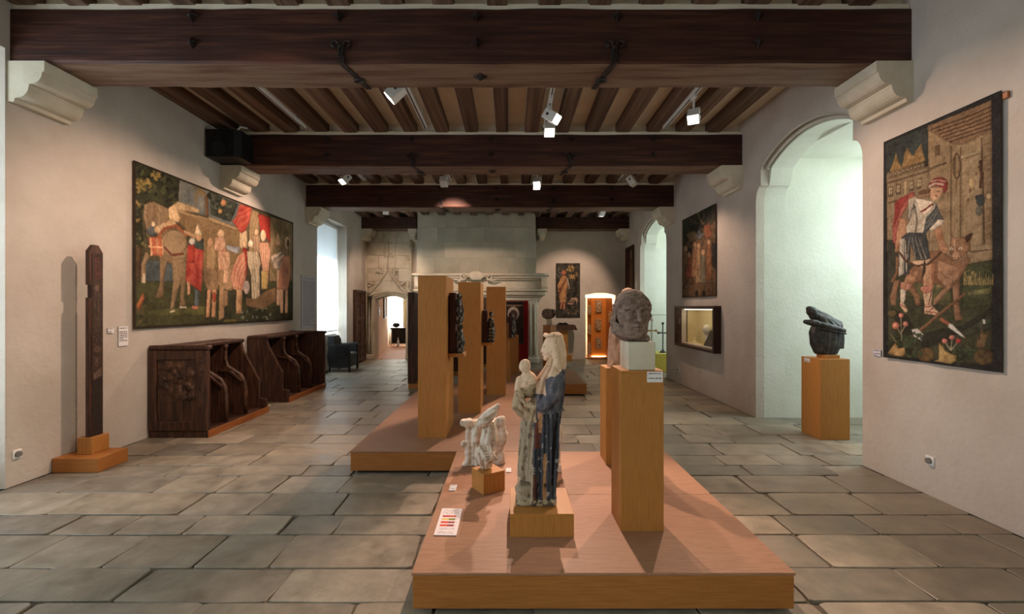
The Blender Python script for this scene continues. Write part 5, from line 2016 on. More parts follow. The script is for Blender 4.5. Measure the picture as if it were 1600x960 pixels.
# ------------------------------------------------------------------ figure on the plinth behind the head
YE = 4.13
f = Field((.82, YE - .14, 1.05), (1.16, YE + .14, 1.85), .0075)
f.add(f.loft([(1.06, .98, YE, .09, .09), (1.2, .98, YE, .085, .09), (1.4, 1.0, YE, .095, .09), (1.53, 1.03, YE, .08, .07), (1.6, 1.05, YE, .04, .04)], .008, 8, 0, 10), 0)
f.add(f.ell((1.065, YE, 1.70), (.062, .065, .075)), .02)
f.add(f.ell((1.07, YE + .01, 1.745), (.05, .05, .035)), .01)
f.add(f.path([(.97, YE - .05, 1.22), (.935, YE - .07, 1.12), (.895, YE - .10, 1.085)], [.035, .028, .02]), .012)
f.floor(1.068)
f.rough(.002, 80, 5)
f.mesh('kneeling_figure', noise_mat('terracotta_figure', [rgb(170, 128, 100), rgb(206, 164, 134)], 12, rough=.85, bump=.4, bscale=60), label='reddish carved figure with one foot forward behind the stone head', cat='statue')

# ------------------------------------------------------------------ black carving in the window niche
YN = 5.67
kn = YN / F
n_ = lambda px, py, dy=0: (float((px - CX) * kn), YN + dy, float(H - (py - CY) * kn))
f = Field((n_(1244, 0)[0], YN - .17, 1.0), (n_(1320, 0)[0], YN + .17, n_(0, 472)[2]), .0075)
f.add(f.loft(px_tab([(560, 1281, 1303, .05), (551, 1273, 1308, .08), (538, 1268, 1313, .10), (520, 1266, 1314, .11), (508, 1270, 1313, .10), (498, 1276, 1300, .07)], YN, .1), .004, 9, .5, 14), 0)
f.add(f.ell(n_(1268, 487), (.060, .062, .055), 0, .5), .03)                                  # hooded head bent forward
f.add(f.ell(n_(1264, 482), (.030, .045, .026), 0, .4), .025)
f.add(f.path([n_(1270, 484), n_(1288, 493), n_(1312, 505)], [.030, .034, .026]), .02)   # ridge of the sloping back
f.add(f.path([n_(1272, 494), n_(1288, 500), n_(1310, 510)], [.055, .065, .05]), .02)
f.sub(f.ell(n_(1259, 491, -.03), (.020, .045, .018)), .006)
f.add(f.path([n_(1253, 503, -.07), n_(1266, 505, -.09)], [.030, .040]), .012)          # roll held in the arms
f.add(f.path([n_(1262, 504, -.10), n_(1288, 511, -.11), n_(1310, 516, -.09)], [.036, .034, .026]), .02)
f.add(f.path([n_(1268, 512, -.10), n_(1290, 517, -.12), n_(1312, 521, -.10)], [.012, .012, .010]), .006)
f.sub(f.path([n_(1264, 523, -.15), n_(1290, 525, -.15), n_(1316, 527, -.13)], [.010, .014, .010]), .008)
f.add(f.box(n_(1308, 532), (.045, .07, .10), .008), .015)
f.sub(f.path([n_(1303, 526, -.10), n_(1304, 556, -.09)], [.008, .012]), .006)
f.sub(f.path([n_(1288, 528, -.13), n_(1286, 552, -.11)], [.006, .012]), .006)
f.sub(f.ell(n_(1264, 556, -.05), (.075, .16, .045)), .012)
f.sub(f.ell(n_(1316, 554, -.03), (.05, .16, .05)), .012)
f.rough(.002, 60, 6)
f.floor(1.02)
f.mesh('black_carving', M['blackwood'], label='black wooden carving of a bent hooded figure in the window niche', cat='sculpture')

# ------------------------------------------------------------------ dark reliefs on the sides of the tall panels
def side_relief(label, x0, x1, Y, z0, z1, seed, board=.45, heads=()):
    w = x1 - x0
    xb = x0 + w * board
    f = Field((x0 - .01, Y - .16, z0 - .01), (x1 + .03, Y + .16, z1 + .04), .0052)
    f.add(f.box(((x0 + xb) / 2, Y, (z0 + z1) / 2 - .01), ((xb - x0) / 2, .10, (z1 - z0) / 2 - .01), .008), 0)
    rr = random.Random(seed)
    hgt = z1 - z0
    nf = 2 if hgt > .6 else 1
    for q in range(nf):                              # draped figures one above the other
        b0 = z0 + hgt * (q / nf) * .98 + .01
        fh = hgt / nf * .95
        xo = xb + w * (.14 if q else .20)
        f.add(f.path([(xo, Y - .03, b0 + .02), (xo + w * .10, Y - .05, b0 + fh * .35), (xo + w * .05, Y - .04, b0 + fh * .68)], [.05, .052, .036]), .012)
        f.add(f.ell((xo + w * .10, Y - .055, b0 + fh * .86), (.030, .032, .038)), .008)
        f.add(f.path([(xo + .02, Y - .08, b0 + fh * .66), (xo + w * .26, Y - .10, b0 + fh * .52), (xo + w * .16, Y - .11, b0 + fh * .42)], [.02, .018, .014]), .008)
        for k in range(5):
            yy = Y - .10 + .032 * k
            f.add(f.path([(xo + w * .16, yy, b0 + fh * .5), (xo + w * rr.uniform(.22, .30), yy + rr.uniform(-.02, .02), b0 + fh * .2), (xo + w * .24, yy, b0 + .01)], [.008, .013, .014]), .007)
        f.add(f.path([(xo + w * .1, Y - .10, b0 + fh * .62), (xo + w * .28, Y - .04, b0 + fh * .36), (xo + w * .18, Y + .05, b0 + fh * .3)], [.012, .014, .012]), .008)
    for hx, hz, r in heads:
        f.add(f.ell((x0 + w * hx, Y - .05, z0 + hgt * hz), (r, r, r * 1.2)), .01)
    f.rough(.0012, 120, seed)
    f.floor(z0)

    def col(x, y, z):
        n = wob(x, y, z, 70, seed) + .5 * wob(x, y, z, 190, seed + 1)
        c = np.tile(c3(62, 36, 30), (len(x), 1))
        fig = x > xb + .012
        c = blend(c, fig, c3(64, 60, 54))
        c = blend(c, fig & (n > .05), c3(108, 106, 98))
        c = blend(c, fig & (n > .42), c3(168, 156, 140))
        c = blend(c, fig & (n < -.3), c3(38, 32, 30))
        return c
    return f.mesh('wooden_relief', M['poly'], colfn=col, label=label, cat='relief', group='dark reliefs on the tall panels')


side_relief('dark relief of two standing figures on the side of the foremost panel', -.665, -.505, 5.08, 1.10, 1.785, 3, .42, ())
side_relief('dark relief of a seated figure on the side of the second panel', -.375, -.20, 6.22, 1.13, 1.585, 8, .40, ())
side_relief('small dark carved saint on the narrow panel before the red stand', -.025, .115, 8.60, 1.03, 1.52, 14, .30, ())

# ------------------------------------------------------------------ round stone fragment on the far plinth
f = Field((.66, 9.66, 1.29), (1.06, 9.98, 1.62), .007)
f.add(f.cap((.80, 9.80, 1.465), (.84, 9.84, 1.465), .115), 0)
f.add(f.ell((.93, 9.82, 1.475), (.065, .08, .095)), .012)
f.sub(f.box((.895, 9.74, 1.47), (.012, .06, .12), .004), .006)
f.sub(f.ell((.93, 9.77, 1.45), (.035, .05, .03)), .01)
f.floor(1.345)
f.rough(.004, 60, 3)
f.mesh('round_fragment', M['headstone'], label='round broken stone head on small cream block by the lectern', cat='sculpture')

# ------------------------------------------------------------------ small carvings on the alcove cabinet
f = Field((-.11, -.05, -.01), (.11, .05, .42), .009)
f.add(f.box((0, .02, .2), (.095, .012, .19), .006), 0)
for sx in (-1, 1):
    f.add(f.path([(sx * .05, -.0, .02), (sx * .05, -.01, .18), (sx * .045, 0, .30)], [.03, .034, .028]), .012)
    f.add(f.ell((sx * .045, -.01, .35), (.024, .026, .03)), .008)
f.add(f.path([(0, -.01, .03), (0, -.02, .2), (0, -.01, .28)], [.024, .028, .022]), .01)
f.rough(.005, 110, 2)
M['figurine'] = noise_mat('alcove_carving', [rgb(120, 84, 58), rgb(186, 148, 108), rgb(214, 180, 140)], 20, rough=.7)
proto = f.mesh('small_carving', M['figurine'])
places = [((935, 489), 14.345, 1.0, 'uppermost small carving on the middle board of the lit alcove'), ((934.5, 517), 14.345, .92, 'middle small carving on the middle board of the lit alcove'),
          ((935, 546), 14.345, .92, 'lowest small carving on the middle board of the lit alcove'),
          ((921, 493), 14.26, .8, 'uppermost small carving on the window-side-away board of the lit alcove'), ((921, 523), 14.26, .8, 'middle small carving on the board of the alcove next to the tapestry'),
          ((921, 552), 14.26, .8, 'lowest small carving on the board of the alcove next to the tapestry'),
          ((952.5, 505), 14.26, .9, 'upper small carving on the board of the alcove next to the niche wall'), ((952.5, 540), 14.26, .9, 'lower small carving on the board of the alcove next to the niche wall')]
places[3] = (places[3][0], places[3][1], places[3][2], 'uppermost small carving on the board of the alcove next to the tapestry')
for i, ((px, py), Y, sc, lab) in enumerate(places):
    o = proto if i == 0 else proto.copy()
    if i: COL.objects.link(o)
    p = P(px, py, Y)
    o.location = (p.x, Y - (.05 if i < 3 else .085) * sc, p.z)
    o.rotation_euler = (0, 0, 0 if i < 3 else (.8 if i < 6 else -.73))
    o.scale = (sc * (1.05 if i < 3 else .7), sc, sc)
    tag(o, lab, 'carving', 'small carvings in the lit alcove')

# ================================================================== TAPESTRIES
KT = 1.12


def tc(r, g, b, k=1.0):
    return rgb(r, g, b, KT * k)


def wall_uv(X, Ya, Yb, zt, zb):
    """photo pixel -> (u, v) on a sheet hung on the wall x = X from depth Ya (as seen on the near-u side) to Yb"""
    def g(p):
        Y = F * X / (p[0] - CX)
        z = H - (p[1] - CY) * Y / F
        return ((Y - Ya) / (Yb - Ya), (zt - z) / (zt - zb))
    return g


# ------------------------------------------------------------------ man with animal, on the right wall
R = Raster(230, 450, tc(24, 32, 37), 21)
guv = wall_uv(XR, 4.315, 3.285, 3.17, 1.13)
R.tf = lambda p: guv((1375 + .2395 * p[0], 140 + .2396 * p[1]))
pl, el, ln = R.poly, R.ell, R.line
SK, SK2 = tc(186, 134, 92), tc(150, 98, 62)
WH, DK = tc(208, 192, 164), tc(46, 54, 56)
RED, BR = tc(142, 40, 33), tc(134, 94, 62)
pl([(62, 352), (755, 68), (748, 1800), (78, 1738)], tc(134, 110, 76), tc(150, 124, 86))
pl([(55, 352), (332, 240), (336, 470), (90, 545), (60, 560)], tc(36, 48, 49), tc(46, 60, 58))
pl([(80, 540), (108, 470), (125, 410), (140, 470), (160, 505), (172, 470), (180, 420), (200, 378), (215, 410), (240, 432), (260, 395), (290, 348), (300, 410), (318, 465), (160, 520)], tc(158, 126, 68), tc(130, 98, 50))
pl([(65, 545), (336, 468), (336, 502), (70, 585)], tc(122, 102, 72))
for x, y in ((90, 556), (120, 549), (150, 541), (175, 530), (200, 523), (226, 514), (252, 507), (280, 498)):
    el(x, y, 10, 15, tc(62, 50, 38))
    el(x, y, 5, 9, tc(150, 124, 84))
el(320, 485, 16, 20, tc(54, 46, 38))
pl([(66, 585), (340, 502), (345, 1000), (80, 1040)], tc(140, 118, 84), tc(126, 104, 72))
ln([(68, 612), (340, 530)], 5, tc(98, 78, 54))
ln([(72, 740), (240, 700)], 6, tc(104, 84, 58))
for x, y in ((90, 665), (140, 650), (226, 627), (276, 612)):
    pl([(x - 15, y - 30), (x + 15, y - 36), (x + 15, y + 32), (x - 15, y + 38)], tc(98, 84, 62))
    for dx, dy in ((-6, -14), (6, -16), (-6, 10), (6, 8)):
        pl([(x + dx - 4, y + dy - 9), (x + dx + 4, y + dy - 10), (x + dx + 4, y + dy + 9), (x + dx - 4, y + dy + 10)], tc(172, 150, 108))
pl([(178, 600), (200, 594), (200, 690), (178, 696)], tc(166, 140, 98))
pl([(332, 238), (755, 68), (755, 1140), (440, 1080), (345, 560)], tc(148, 122, 84), tc(136, 110, 74))
pl([(332, 240), (755, 68), (755, 262), (690, 300), (555, 362), (500, 358), (420, 320), (340, 270)], tc(108, 80, 54), tc(140, 108, 70), (1.2, 42))
for k in range(6):
    ln([(350 + 25 * k, 262 + 16 * k), (560 + 34 * k, 190 + 14 * k), (755, 110 + 28 * k)], 4, tc(86, 58, 40))
pl([(380, 368), (411, 360), (411, 428), (380, 436)], tc(98, 74, 48))
for x, c in ((455, 0), (488, 1), (520, 0), (548, 1)):
    ln([(x, 365 + (x - 455) * .1), (x, 1080)], 5, tc(120, 96, 64) if c else tc(170, 144, 102))
ln([(340, 520), (455, 478)], 7, tc(112, 90, 60))
ln([(340, 560), (480, 505)], 4, tc(168, 142, 98))
el(524, 500, 27, 88, tc(84, 60, 38))
el(524, 500, 19, 76, tc(146, 120, 80))
for x in (514, 524, 534): ln([(x, 440), (x, 560)], 2.5, tc(96, 70, 44))
ln([(522, 588), (522, 672)], 3, tc(104, 78, 50))
pl([(556, 362), (692, 310), (702, 1090), (566, 1080)], tc(152, 128, 90), tc(136, 112, 76))
pl([(552, 432), (692, 394), (692, 412), (552, 452)], tc(172, 148, 106))
ln([(552, 456), (692, 416)], 3, tc(106, 84, 56))
pl([(700, 300), (757, 270), (757, 1110), (708, 1100)], tc(130, 106, 74), tc(118, 94, 62))
for y in range(360, 1100, 85): ln([(702, y), (756, y - 18)], 2.5, tc(96, 74, 50))
ln([(690, 312), (700, 700), (708, 1090)], 5, tc(92, 70, 46))
ln([(684, 460), (690, 560), (680, 645)], (14, 8), tc(80, 50, 34))
for x, y, r in ((612, 660, 10), (655, 550, 8), (640, 600, 6), (668, 505, 7), (600, 720, 9), (630, 640, 12)):
    el(x, y, r, r * 1.4, tc(110, 82, 52))
el(625, 610, 22, 40, tc(170, 142, 92))
el(682, 722, 30, 40, tc(48, 58, 60))
el(660, 705, 14, 18, tc(48, 58, 60))
el(672, 790, 22, 34, tc(96, 96, 80))
el(735, 695, 14, 18, tc(176, 152, 110))
# ground
pl([(70, 1110), (300, 1150), (560, 1140), (757, 1112), (749, 1800), (76, 1738)], tc(50, 55, 40), tc(62, 66, 44))
pl([(70, 980), (140, 980), (140, 1320), (74, 1330)], tc(62, 66, 54), tc(48, 52, 44))
pl([(560, 1145), (757, 1112), (755, 1400), (560, 1440)], tc(66, 74, 46), tc(52, 58, 40), (1.57, 12))
pl([(180, 1260), (470, 1250), (500, 1420), (400, 1400), (200, 1350)], tc(92, 90, 54), tc(58, 62, 42))
R.tufts([(580, 1180), (660, 1170), (660, 1270), (570, 1270)], 26, 13, [tc(150, 126, 68), tc(116, 104, 56)], 3)
for x in range(575, 760, 14): ln([(x, 1275), (x + 4, 1190 + (x * 37 % 50))], (5, 1), tc(146, 124, 70))
for x in range(395, 445, 9): ln([(x, 1290), (x + 2, 1235 + (x * 13 % 20))], (4, 1), tc(146, 124, 70))
pl([(600, 1320), (750, 1290), (752, 1330), (600, 1345)], tc(120, 116, 66), tc(80, 84, 52))
pl([(240, 1600), (560, 1540), (755, 1420), (750, 1480), (520, 1600), (300, 1690)], tc(36, 42, 36))
pl([(300, 1690), (560, 1590), (752, 1460), (750, 1560), (470, 1650)], tc(60, 68, 52), tc(44, 50, 42))
pl([(90, 1430), (200, 1470), (260, 1600), (150, 1600)], tc(36, 42, 35))
el(320, 1730, 60, 48, tc(112, 84, 44), tc(80, 64, 38))
el(700, 1745, 60, 52, tc(108, 82, 44), tc(76, 60, 38))
el(100, 1460, 30, 22, tc(96, 82, 46))
pl([(600, 1025), (757, 1005), (757, 1112), (590, 1140)], tc(152, 128, 92), tc(138, 114, 80))
ln([(610, 1060), (757, 1045)], 3, tc(104, 82, 56))
# wolf-like animal
pl([(122, 1090), (145, 1090), (140, 1200), (110, 1260), (88, 1258), (100, 1230), (122, 1190)], tc(128, 90, 60))
pl([(112, 1248), (152, 1240), (128, 1330), (124, 1412), (94, 1408), (84, 1352), (100, 1300)], tc(136, 96, 64))
pl([(206, 1280), (240, 1285), (282, 1350), (282, 1410), (252, 1408), (238, 1350), (205, 1305)], tc(136, 96, 64))
pl([(180, 1210), (340, 1055), (410, 1048), (480, 1090), (520, 1130), (600, 1085), (618, 1110), (566, 1200), (536, 1262), (460, 1302), (400, 1270), (250, 1260)], tc(118, 80, 54), BR)
pl([(400, 1110), (520, 1150), (560, 1180), (520, 1250), (450, 1285), (400, 1230)], tc(176, 132, 94), tc(146, 104, 70))
pl([(446, 1215), (502, 1240), (494, 1292), (432, 1352), (392, 1402), (362, 1412), (374, 1370), (420, 1318), (462, 1280)], tc(166, 122, 86), tc(140, 98, 66))
pl([(496, 1278), (546, 1255), (540, 1400), (548, 1460), (568, 1502), (514, 1510), (506, 1450)], tc(144, 102, 70), tc(118, 82, 54))
pl([(484, 1010), (494, 945), (512, 968), (570, 962), (606, 940), (638, 934), (614, 985), (616, 1050), (566, 1092), (522, 1122), (494, 1102), (480, 1045)], tc(124, 86, 56), tc(150, 110, 72))
pl([(575, 965), (604, 942), (637, 934), (612, 980), (590, 1000)], tc(70, 48, 36))
el(522, 1086, 27, 30, tc(176, 132, 94))
ln([(508, 985), (512, 1060)], 5, tc(176, 134, 94))
for x, y in ((490, 1039), (548, 1036)):
    el(x, y, 12, 7, tc(226, 210, 170))
    el(x + 1, y, 5, 5, tc(40, 28, 22))
el(512, 1098, 5, 4, tc(60, 38, 28))
el(532, 1096, 5, 4, tc(60, 38, 28))
ln([(504, 1116), (540, 1108)], 3, tc(70, 44, 32))
# man
pl([(245, 664), (190, 688), (132, 745), (102, 868), (104, 985), (122, 1025), (150, 850), (205, 750), (248, 705)], RED, tc(180, 100, 80), (.9, 26))
pl([(118, 735), (160, 702), (215, 690), (150, 790), (112, 900)], RED)
pl([(150, 838), (198, 846), (192, 960), (152, 1062), (116, 1060), (128, 935)], SK, SK2)
pl([(365, 902), (420, 878), (442, 980), (474, 1040), (452, 1070), (414, 1062), (394, 992)], SK, SK2)
pl([(205, 720), (250, 690), (290, 800), (360, 790), (382, 728), (410, 790), (440, 850), (430, 882), (362, 922), (332, 912), (300, 962), (200, 955), (190, 905), (218, 852), (205, 820)], WH, tc(178, 160, 132))
pl([(222, 740), (248, 720), (250, 790), (212, 850), (198, 842)], DK, WH, (.5, 30))
pl([(320, 830), (372, 780), (384, 735), (412, 800), (440, 850), (400, 850), (352, 900), (310, 950), (300, 930)], DK, tc(110, 112, 104), (.8, 30))
ln([(250, 760), (262, 860), (252, 930)], 5, tc(120, 112, 96))
pl([(250, 704), (372, 732), (362, 782), (310, 826), (272, 782)], tc(216, 194, 164))
for k in range(3): ln([(282 + 12 * k, 800 - 4 * k), (330 + 8 * k, 770 - 8 * k), (366, 745 + 4 * k)], 5, RED)
pl([(272, 690), (350, 650), (352, 690), (262, 716)], tc(150, 110, 76))
pl([(350, 640), (432, 640), (434, 680), (402, 716), (368, 732), (344, 702)], tc(200, 156, 112), SK)
el(310, 668, 44, 15, tc(104, 74, 52), rot=-.25)
ln([(378, 690), (400, 700)], 4, tc(96, 56, 40))
ln([(392, 668), (412, 664)], 3.5, tc(80, 54, 40))
pl([(330, 640), (345, 606), (372, 582), (420, 568), (455, 585), (468, 615), (462, 652), (440, 682), (430, 640), (380, 628)], RED, tc(116, 28, 26))
ln([(336, 634), (380, 612), (440, 620)], 7, tc(214, 180, 150))
ln([(352, 602), (400, 590), (452, 600)], 5, tc(206, 160, 130))
el(444, 1045, 28, 24, SK)
ln([(425, 1052), (460, 1050)], 2.5, SK2)
pl([(165, 958), (210, 932), (320, 935), (332, 1000), (348, 1112), (250, 1112), (222, 1010), (212, 1202), (142, 1225), (152, 1000)], tc(44, 52, 55), tc(70, 78, 78), (.3, 18))
pl([(150, 975), (182, 970), (178, 1202), (140, 1222)], WH, tc(120, 118, 104), (0, 30))
for x0, x1 in ((212, 200), (232, 250), (250, 290), (270, 320)): ln([(x0, 965), ((x0 + x1) / 2, 1040), (x1, 1105)], (2, 4), tc(176, 164, 140))
ln([(185, 985), (195, 1190)], 4, WH)
pl([(228, 1122), (350, 1104), (334, 1160), (246, 1154)], tc(206, 168, 128))
pl([(290, 1152), (380, 1130), (378, 1240), (368, 1292), (302, 1292)], SK, tc(204, 158, 116))
pl([(352, 1130), (384, 1130), (380, 1260), (362, 1285)], SK2)
pl([(190, 1222), (270, 1175), (268, 1210), (232, 1292), (160, 1292)], SK2, SK)
ln([(145, 1060), (188, 1118), (258, 1150), (330, 1140), (382, 1098), (424, 1058)], 7, tc(90, 60, 40))
pl([(152, 1300), (190, 1300), (186, 1370), (172, 1402), (154, 1392)], WH)
pl([(156, 1255), (228, 1270), (220, 1300), (190, 1312), (152, 1298)], tc(178, 106, 76), tc(206, 160, 124), (.5, 30))
pl([(148, 1385), (172, 1388), (206, 1446), (186, 1458), (150, 1412)], tc(204, 166, 126))
ln([(148, 1400), (190, 1425)], 3, RED)
pl([(290, 1290), (366, 1290), (356, 1412), (310, 1412)], tc(210, 176, 138), tc(186, 146, 108), (0, 24))
pl([(280, 1296), (290, 1285), (368, 1268), (362, 1312), (318, 1336), (296, 1330)], tc(182, 104, 76), tc(206, 150, 112), (.5, 34))
ln([(330, 1420), (358, 1312)], 3, RED)
pl([(304, 1412), (350, 1402), (412, 1456), (386, 1472), (304, 1462)], tc(210, 170, 130))
for a, b in (((310, 1420), (350, 1415)), ((345, 1440), (372, 1425)), ((312, 1448), (400, 1458))): ln([a, b], 3.5, RED)
# axe, knife, flowers
ln([(270, 1576), (420, 1460), (586, 1326)], (11, 9), tc(126, 88, 56))
pl([(224, 1566), (262, 1558), (302, 1600), (292, 1642), (240, 1612)], tc(202, 192, 174))
pl([(232, 1582), (250, 1580), (252, 1602), (236, 1600)], tc(60, 62, 62))
pl([(275, 1600), (302, 1602), (292, 1642), (280, 1630)], tc(70, 74, 76))
ln([(416, 1494), (480, 1534)], 12, tc(156, 88, 54))
pl([(474, 1528), (492, 1528), (586, 1622), (560, 1614), (472, 1552)], tc(212, 206, 190))
R.tufts([(80, 1600), (280, 1580), (290, 1750), (90, 1740)], 40, 26, [tc(44, 60, 42), tc(62, 80, 52), tc(34, 42, 34)], 5)
R.tufts([(420, 1690), (640, 1680), (640, 1790), (400, 1790)], 40, 24, [tc(44, 60, 42), tc(60, 76, 50), tc(32, 40, 33)], 6)
ln([(160, 1640), (156, 1485)], 4, tc(150, 140, 104))
ln([(158, 1600), (128, 1548)], 3, tc(150, 140, 104))
ln([(158, 1590), (184, 1540)], 3, tc(150, 140, 104))
for x, y, r, c in ((157, 1474, 17, (206, 116, 92)), (122, 1540, 24, (202, 110, 76)), (187, 1530, 18, (196, 112, 92))):
    el(x, y, r, r, tc(*c))
    el(x - 4, y - 2, r * .4, r * .4, tc(226, 160, 120))
pl([(68, 1722), (90, 1690), (118, 1652), (140, 1690), (180, 1682), (184, 1720), (168, 1742), (130, 1740), (112, 1735)], tc(184, 144, 76), tc(150, 108, 54))
pl([(75, 1578), (100, 1600), (142, 1660), (118, 1650)], tc(110, 110, 70))
for x, y, c in ((447, 1642, (208, 116, 96)), (494, 1618, (210, 124, 100)), (535, 1640, (176, 44, 44))):
    ln([(488, 1704), (x, y)], 3, tc(156, 150, 116))
    el(x, y, 18, 17, tc(*c))
pl([(378, 1772), (410, 1760), (408, 1650), (440, 1680), (452, 1705), (524, 1738), (520, 1770), (482, 1792), (440, 1780)], tc(184, 150, 80), tc(150, 116, 60))
pl([(655, 1682), (660, 1588), (674, 1640), (688, 1538), (700, 1600), (736, 1578), (712, 1650), (706, 1690)], tc(128, 98, 60), tc(96, 74, 48))
pl([(696, 1500), (712, 1505), (710, 1530), (698, 1530)], tc(200, 196, 180))
t = empty('wall_tapestry', (XR - .01, 3.8, 1.13), 'tall tapestry of a man in a red turban leading a wolf-like animal', 'tapestry')
raster_sheet('woven_cloth', R.finish(), (XR - .022, 4.315, 3.17), (0, -1.03, 0), (0, 0, -2.04), (.008, 0, 0), M['weave'], t, wave=.006)
bx('hanging_rod', XR - .02, XR - .002, 3.245, 4.30, 3.10, 3.15, M['oak_base'], t, bev=.004)

# ------------------------------------------------------------------ large procession tapestry on the left wall
R = Raster(430, 216, tc(72, 64, 46), 22)
guvL = wall_uv(XL, 5.35, 9.28, 3.335, 1.347)
R.tf = lambda p: guvL((200 + .28125 * p[0], 245 + .28125 * p[1]))
pl, el, ln = R.poly, R.ell, R.line
CA, CA2 = tc(140, 116, 84), tc(112, 90, 64)
R.fill(R.mask([(0, 0), (1000, 0), (1000, 1000), (0, 1000)]), tc(62, 58, 42), tc(80, 72, 50))
pl([(260, 110), (480, 190), (640, 260), (640, 420), (420, 330), (260, 280)], tc(92, 98, 96), tc(120, 120, 108))
pl([(20, 20), (275, 125), (268, 255), (200, 285), (100, 245), (60, 300), (75, 500), (20, 540)], tc(34, 40, 31), tc(52, 56, 38))
R.tufts([(40, 40), (260, 120), (260, 260), (130, 240), (60, 200)], 70, 20, [tc(28, 34, 27), tc(52, 58, 38), tc(66, 70, 44)], 1)
R.tufts([(35, 120), (120, 130), (110, 170), (40, 200)], 26, 15, [tc(140, 118, 60), tc(110, 96, 50)], 2)
R.tufts([(120, 70), (165, 85), (160, 130), (120, 120)], 14, 12, [tc(140, 118, 60)], 3)
R.tufts([(25, 240), (70, 250), (80, 340), (30, 360)], 18, 15, [tc(130, 106, 56), tc(60, 64, 44)], 4)
R.tufts([(25, 400), (100, 410), (100, 510), (30, 520)], 26, 14, [tc(44, 50, 38), tc(96, 90, 56)], 5)
pl([(22, 500), (62, 500), (56, 660), (26, 690)], tc(84, 66, 44), tc(60, 48, 36))
pl([(60, 570), (330, 590), (330, 740), (60, 740)], tc(46, 56, 57), tc(78, 88, 88))
pl([(235, 275), (262, 250), (330, 268), (392, 298), (380, 312), (275, 305)], tc(196, 166, 120), tc(160, 130, 92))
pl([(262, 296), (640, 400), (640, 640), (400, 650), (330, 430), (280, 370)], tc(132, 106, 70), tc(116, 92, 60))
ln([(264, 304), (470, 358), (640, 408)], 7, tc(166, 136, 92))
ln([(424, 210), (428, 330)], 9, tc(116, 84, 54))
for k in range(7):
    ln([(424, 215), (385 - 2 * k, 165 + 8 * k), (340 + 4 * k, 165 + 22 * k)], (5, 2), tc(170, 142, 92))
    ln([(428, 215), (455, 185 + 10 * k), (485 - 2 * k, 200 + 22 * k)], (6, 2), tc(46, 56, 46))
pl([(22, 690), (1000, 700), (1000, 1000), (20, 1000)], tc(56, 58, 38), tc(70, 72, 44), (1.57, 7))
pl([(80, 850), (420, 830), (420, 880), (100, 890)], tc(92, 92, 52), tc(66, 68, 42))
R.tufts([(25, 800), (90, 760), (90, 950), (25, 950)], 22, 16, [tc(44, 50, 36), tc(84, 72, 48)], 6)
pl([(28, 832), (70, 750), (78, 790), (50, 852)], tc(160, 94, 54), tc(120, 70, 44))
# pack camel
pl([(75, 266), (130, 248), (210, 288), (214, 380), (170, 420), (90, 420), (72, 340)], CA, CA2, (.2, 30))
pl([(84, 525), (112, 550), (84, 600), (86, 690), (60, 700), (58, 600)], CA)
pl([(70, 650), (84, 650), (84, 702), (62, 702)], tc(190, 170, 140))
pl([(162, 545), (208, 565), (188, 690), (188, 770), (180, 786), (138, 786), (165, 700)], CA, CA2)
pl([(150, 440), (200, 410), (290, 420), (320, 520), (310, 590), (230, 600), (160, 560)], CA2, CA)
el(245, 480, 72, 74, tc(146, 122, 90), CA)
pl([(232, 575), (312, 560), (318, 630), (300, 780), (312, 832), (275, 838), (282, 700), (262, 760), (246, 832), (222, 866), (238, 700)], CA, CA2, (0, 20))
ln([(275, 838), (312, 836)], 4, tc(206, 190, 160))
ln([(222, 864), (248, 856)], 4, tc(206, 190, 160))
pl([(210, 290), (250, 258), (282, 340), (272, 368), (215, 352)], tc(212, 178, 130), tc(180, 146, 102))
el(128, 412, 38, 28, tc(46, 52, 58), tc(90, 94, 96))
el(128, 375, 10, 14, tc(206, 180, 140))
for x, y in ((160, 405), (192, 388), (228, 374)): el(x, y, 30, 24, tc(200, 168, 124), tc(160, 124, 86))
ln([(152, 450), (190, 400), (255, 382), (322, 440)], 9, tc(156, 88, 58))
ln([(155, 458), (195, 412), (255, 396), (315, 448)], 3, tc(200, 150, 100))
pl([(98, 448), (178, 445), (186, 556), (114, 546)], tc(150, 74, 50), tc(180, 100, 66))
for x in (112, 148, 176): ln([(x, 450), (x + 6, 550)], 4, tc(206, 156, 110))
ln([(100, 500), (182, 505)], 4, tc(206, 156, 110))
ln([(186, 500), (230, 545), (300, 540)], 6, tc(120, 60, 44))
# page in red
pl([(300, 405), (376, 440), (372, 462), (296, 425)], tc(190, 150, 106))
pl([(328, 455), (408, 455), (412, 530), (330, 505)], tc(56, 72, 64), tc(36, 46, 44))
pl([(318, 495), (410, 520), (402, 690), (396, 752), (308, 690)], RED, tc(180, 84, 66), (.1, 26))
pl([(322, 490), (360, 490), (360, 590), (322, 590)], tc(150, 48, 38))
pl([(316, 690), (332, 700), (336, 760), (320, 770)], tc(200, 150, 112))
pl([(360, 735), (386, 745), (380, 835), (358, 835)], tc(84, 96, 98))
pl([(345, 830), (382, 830), (380, 848), (345, 845)], tc(196, 120, 90))
el(382, 445, 18, 26, tc(196, 150, 108))
pl([(358, 432), (374, 368), (402, 440)], tc(214, 186, 146))
el(345, 470, 18, 20, tc(200, 190, 170))
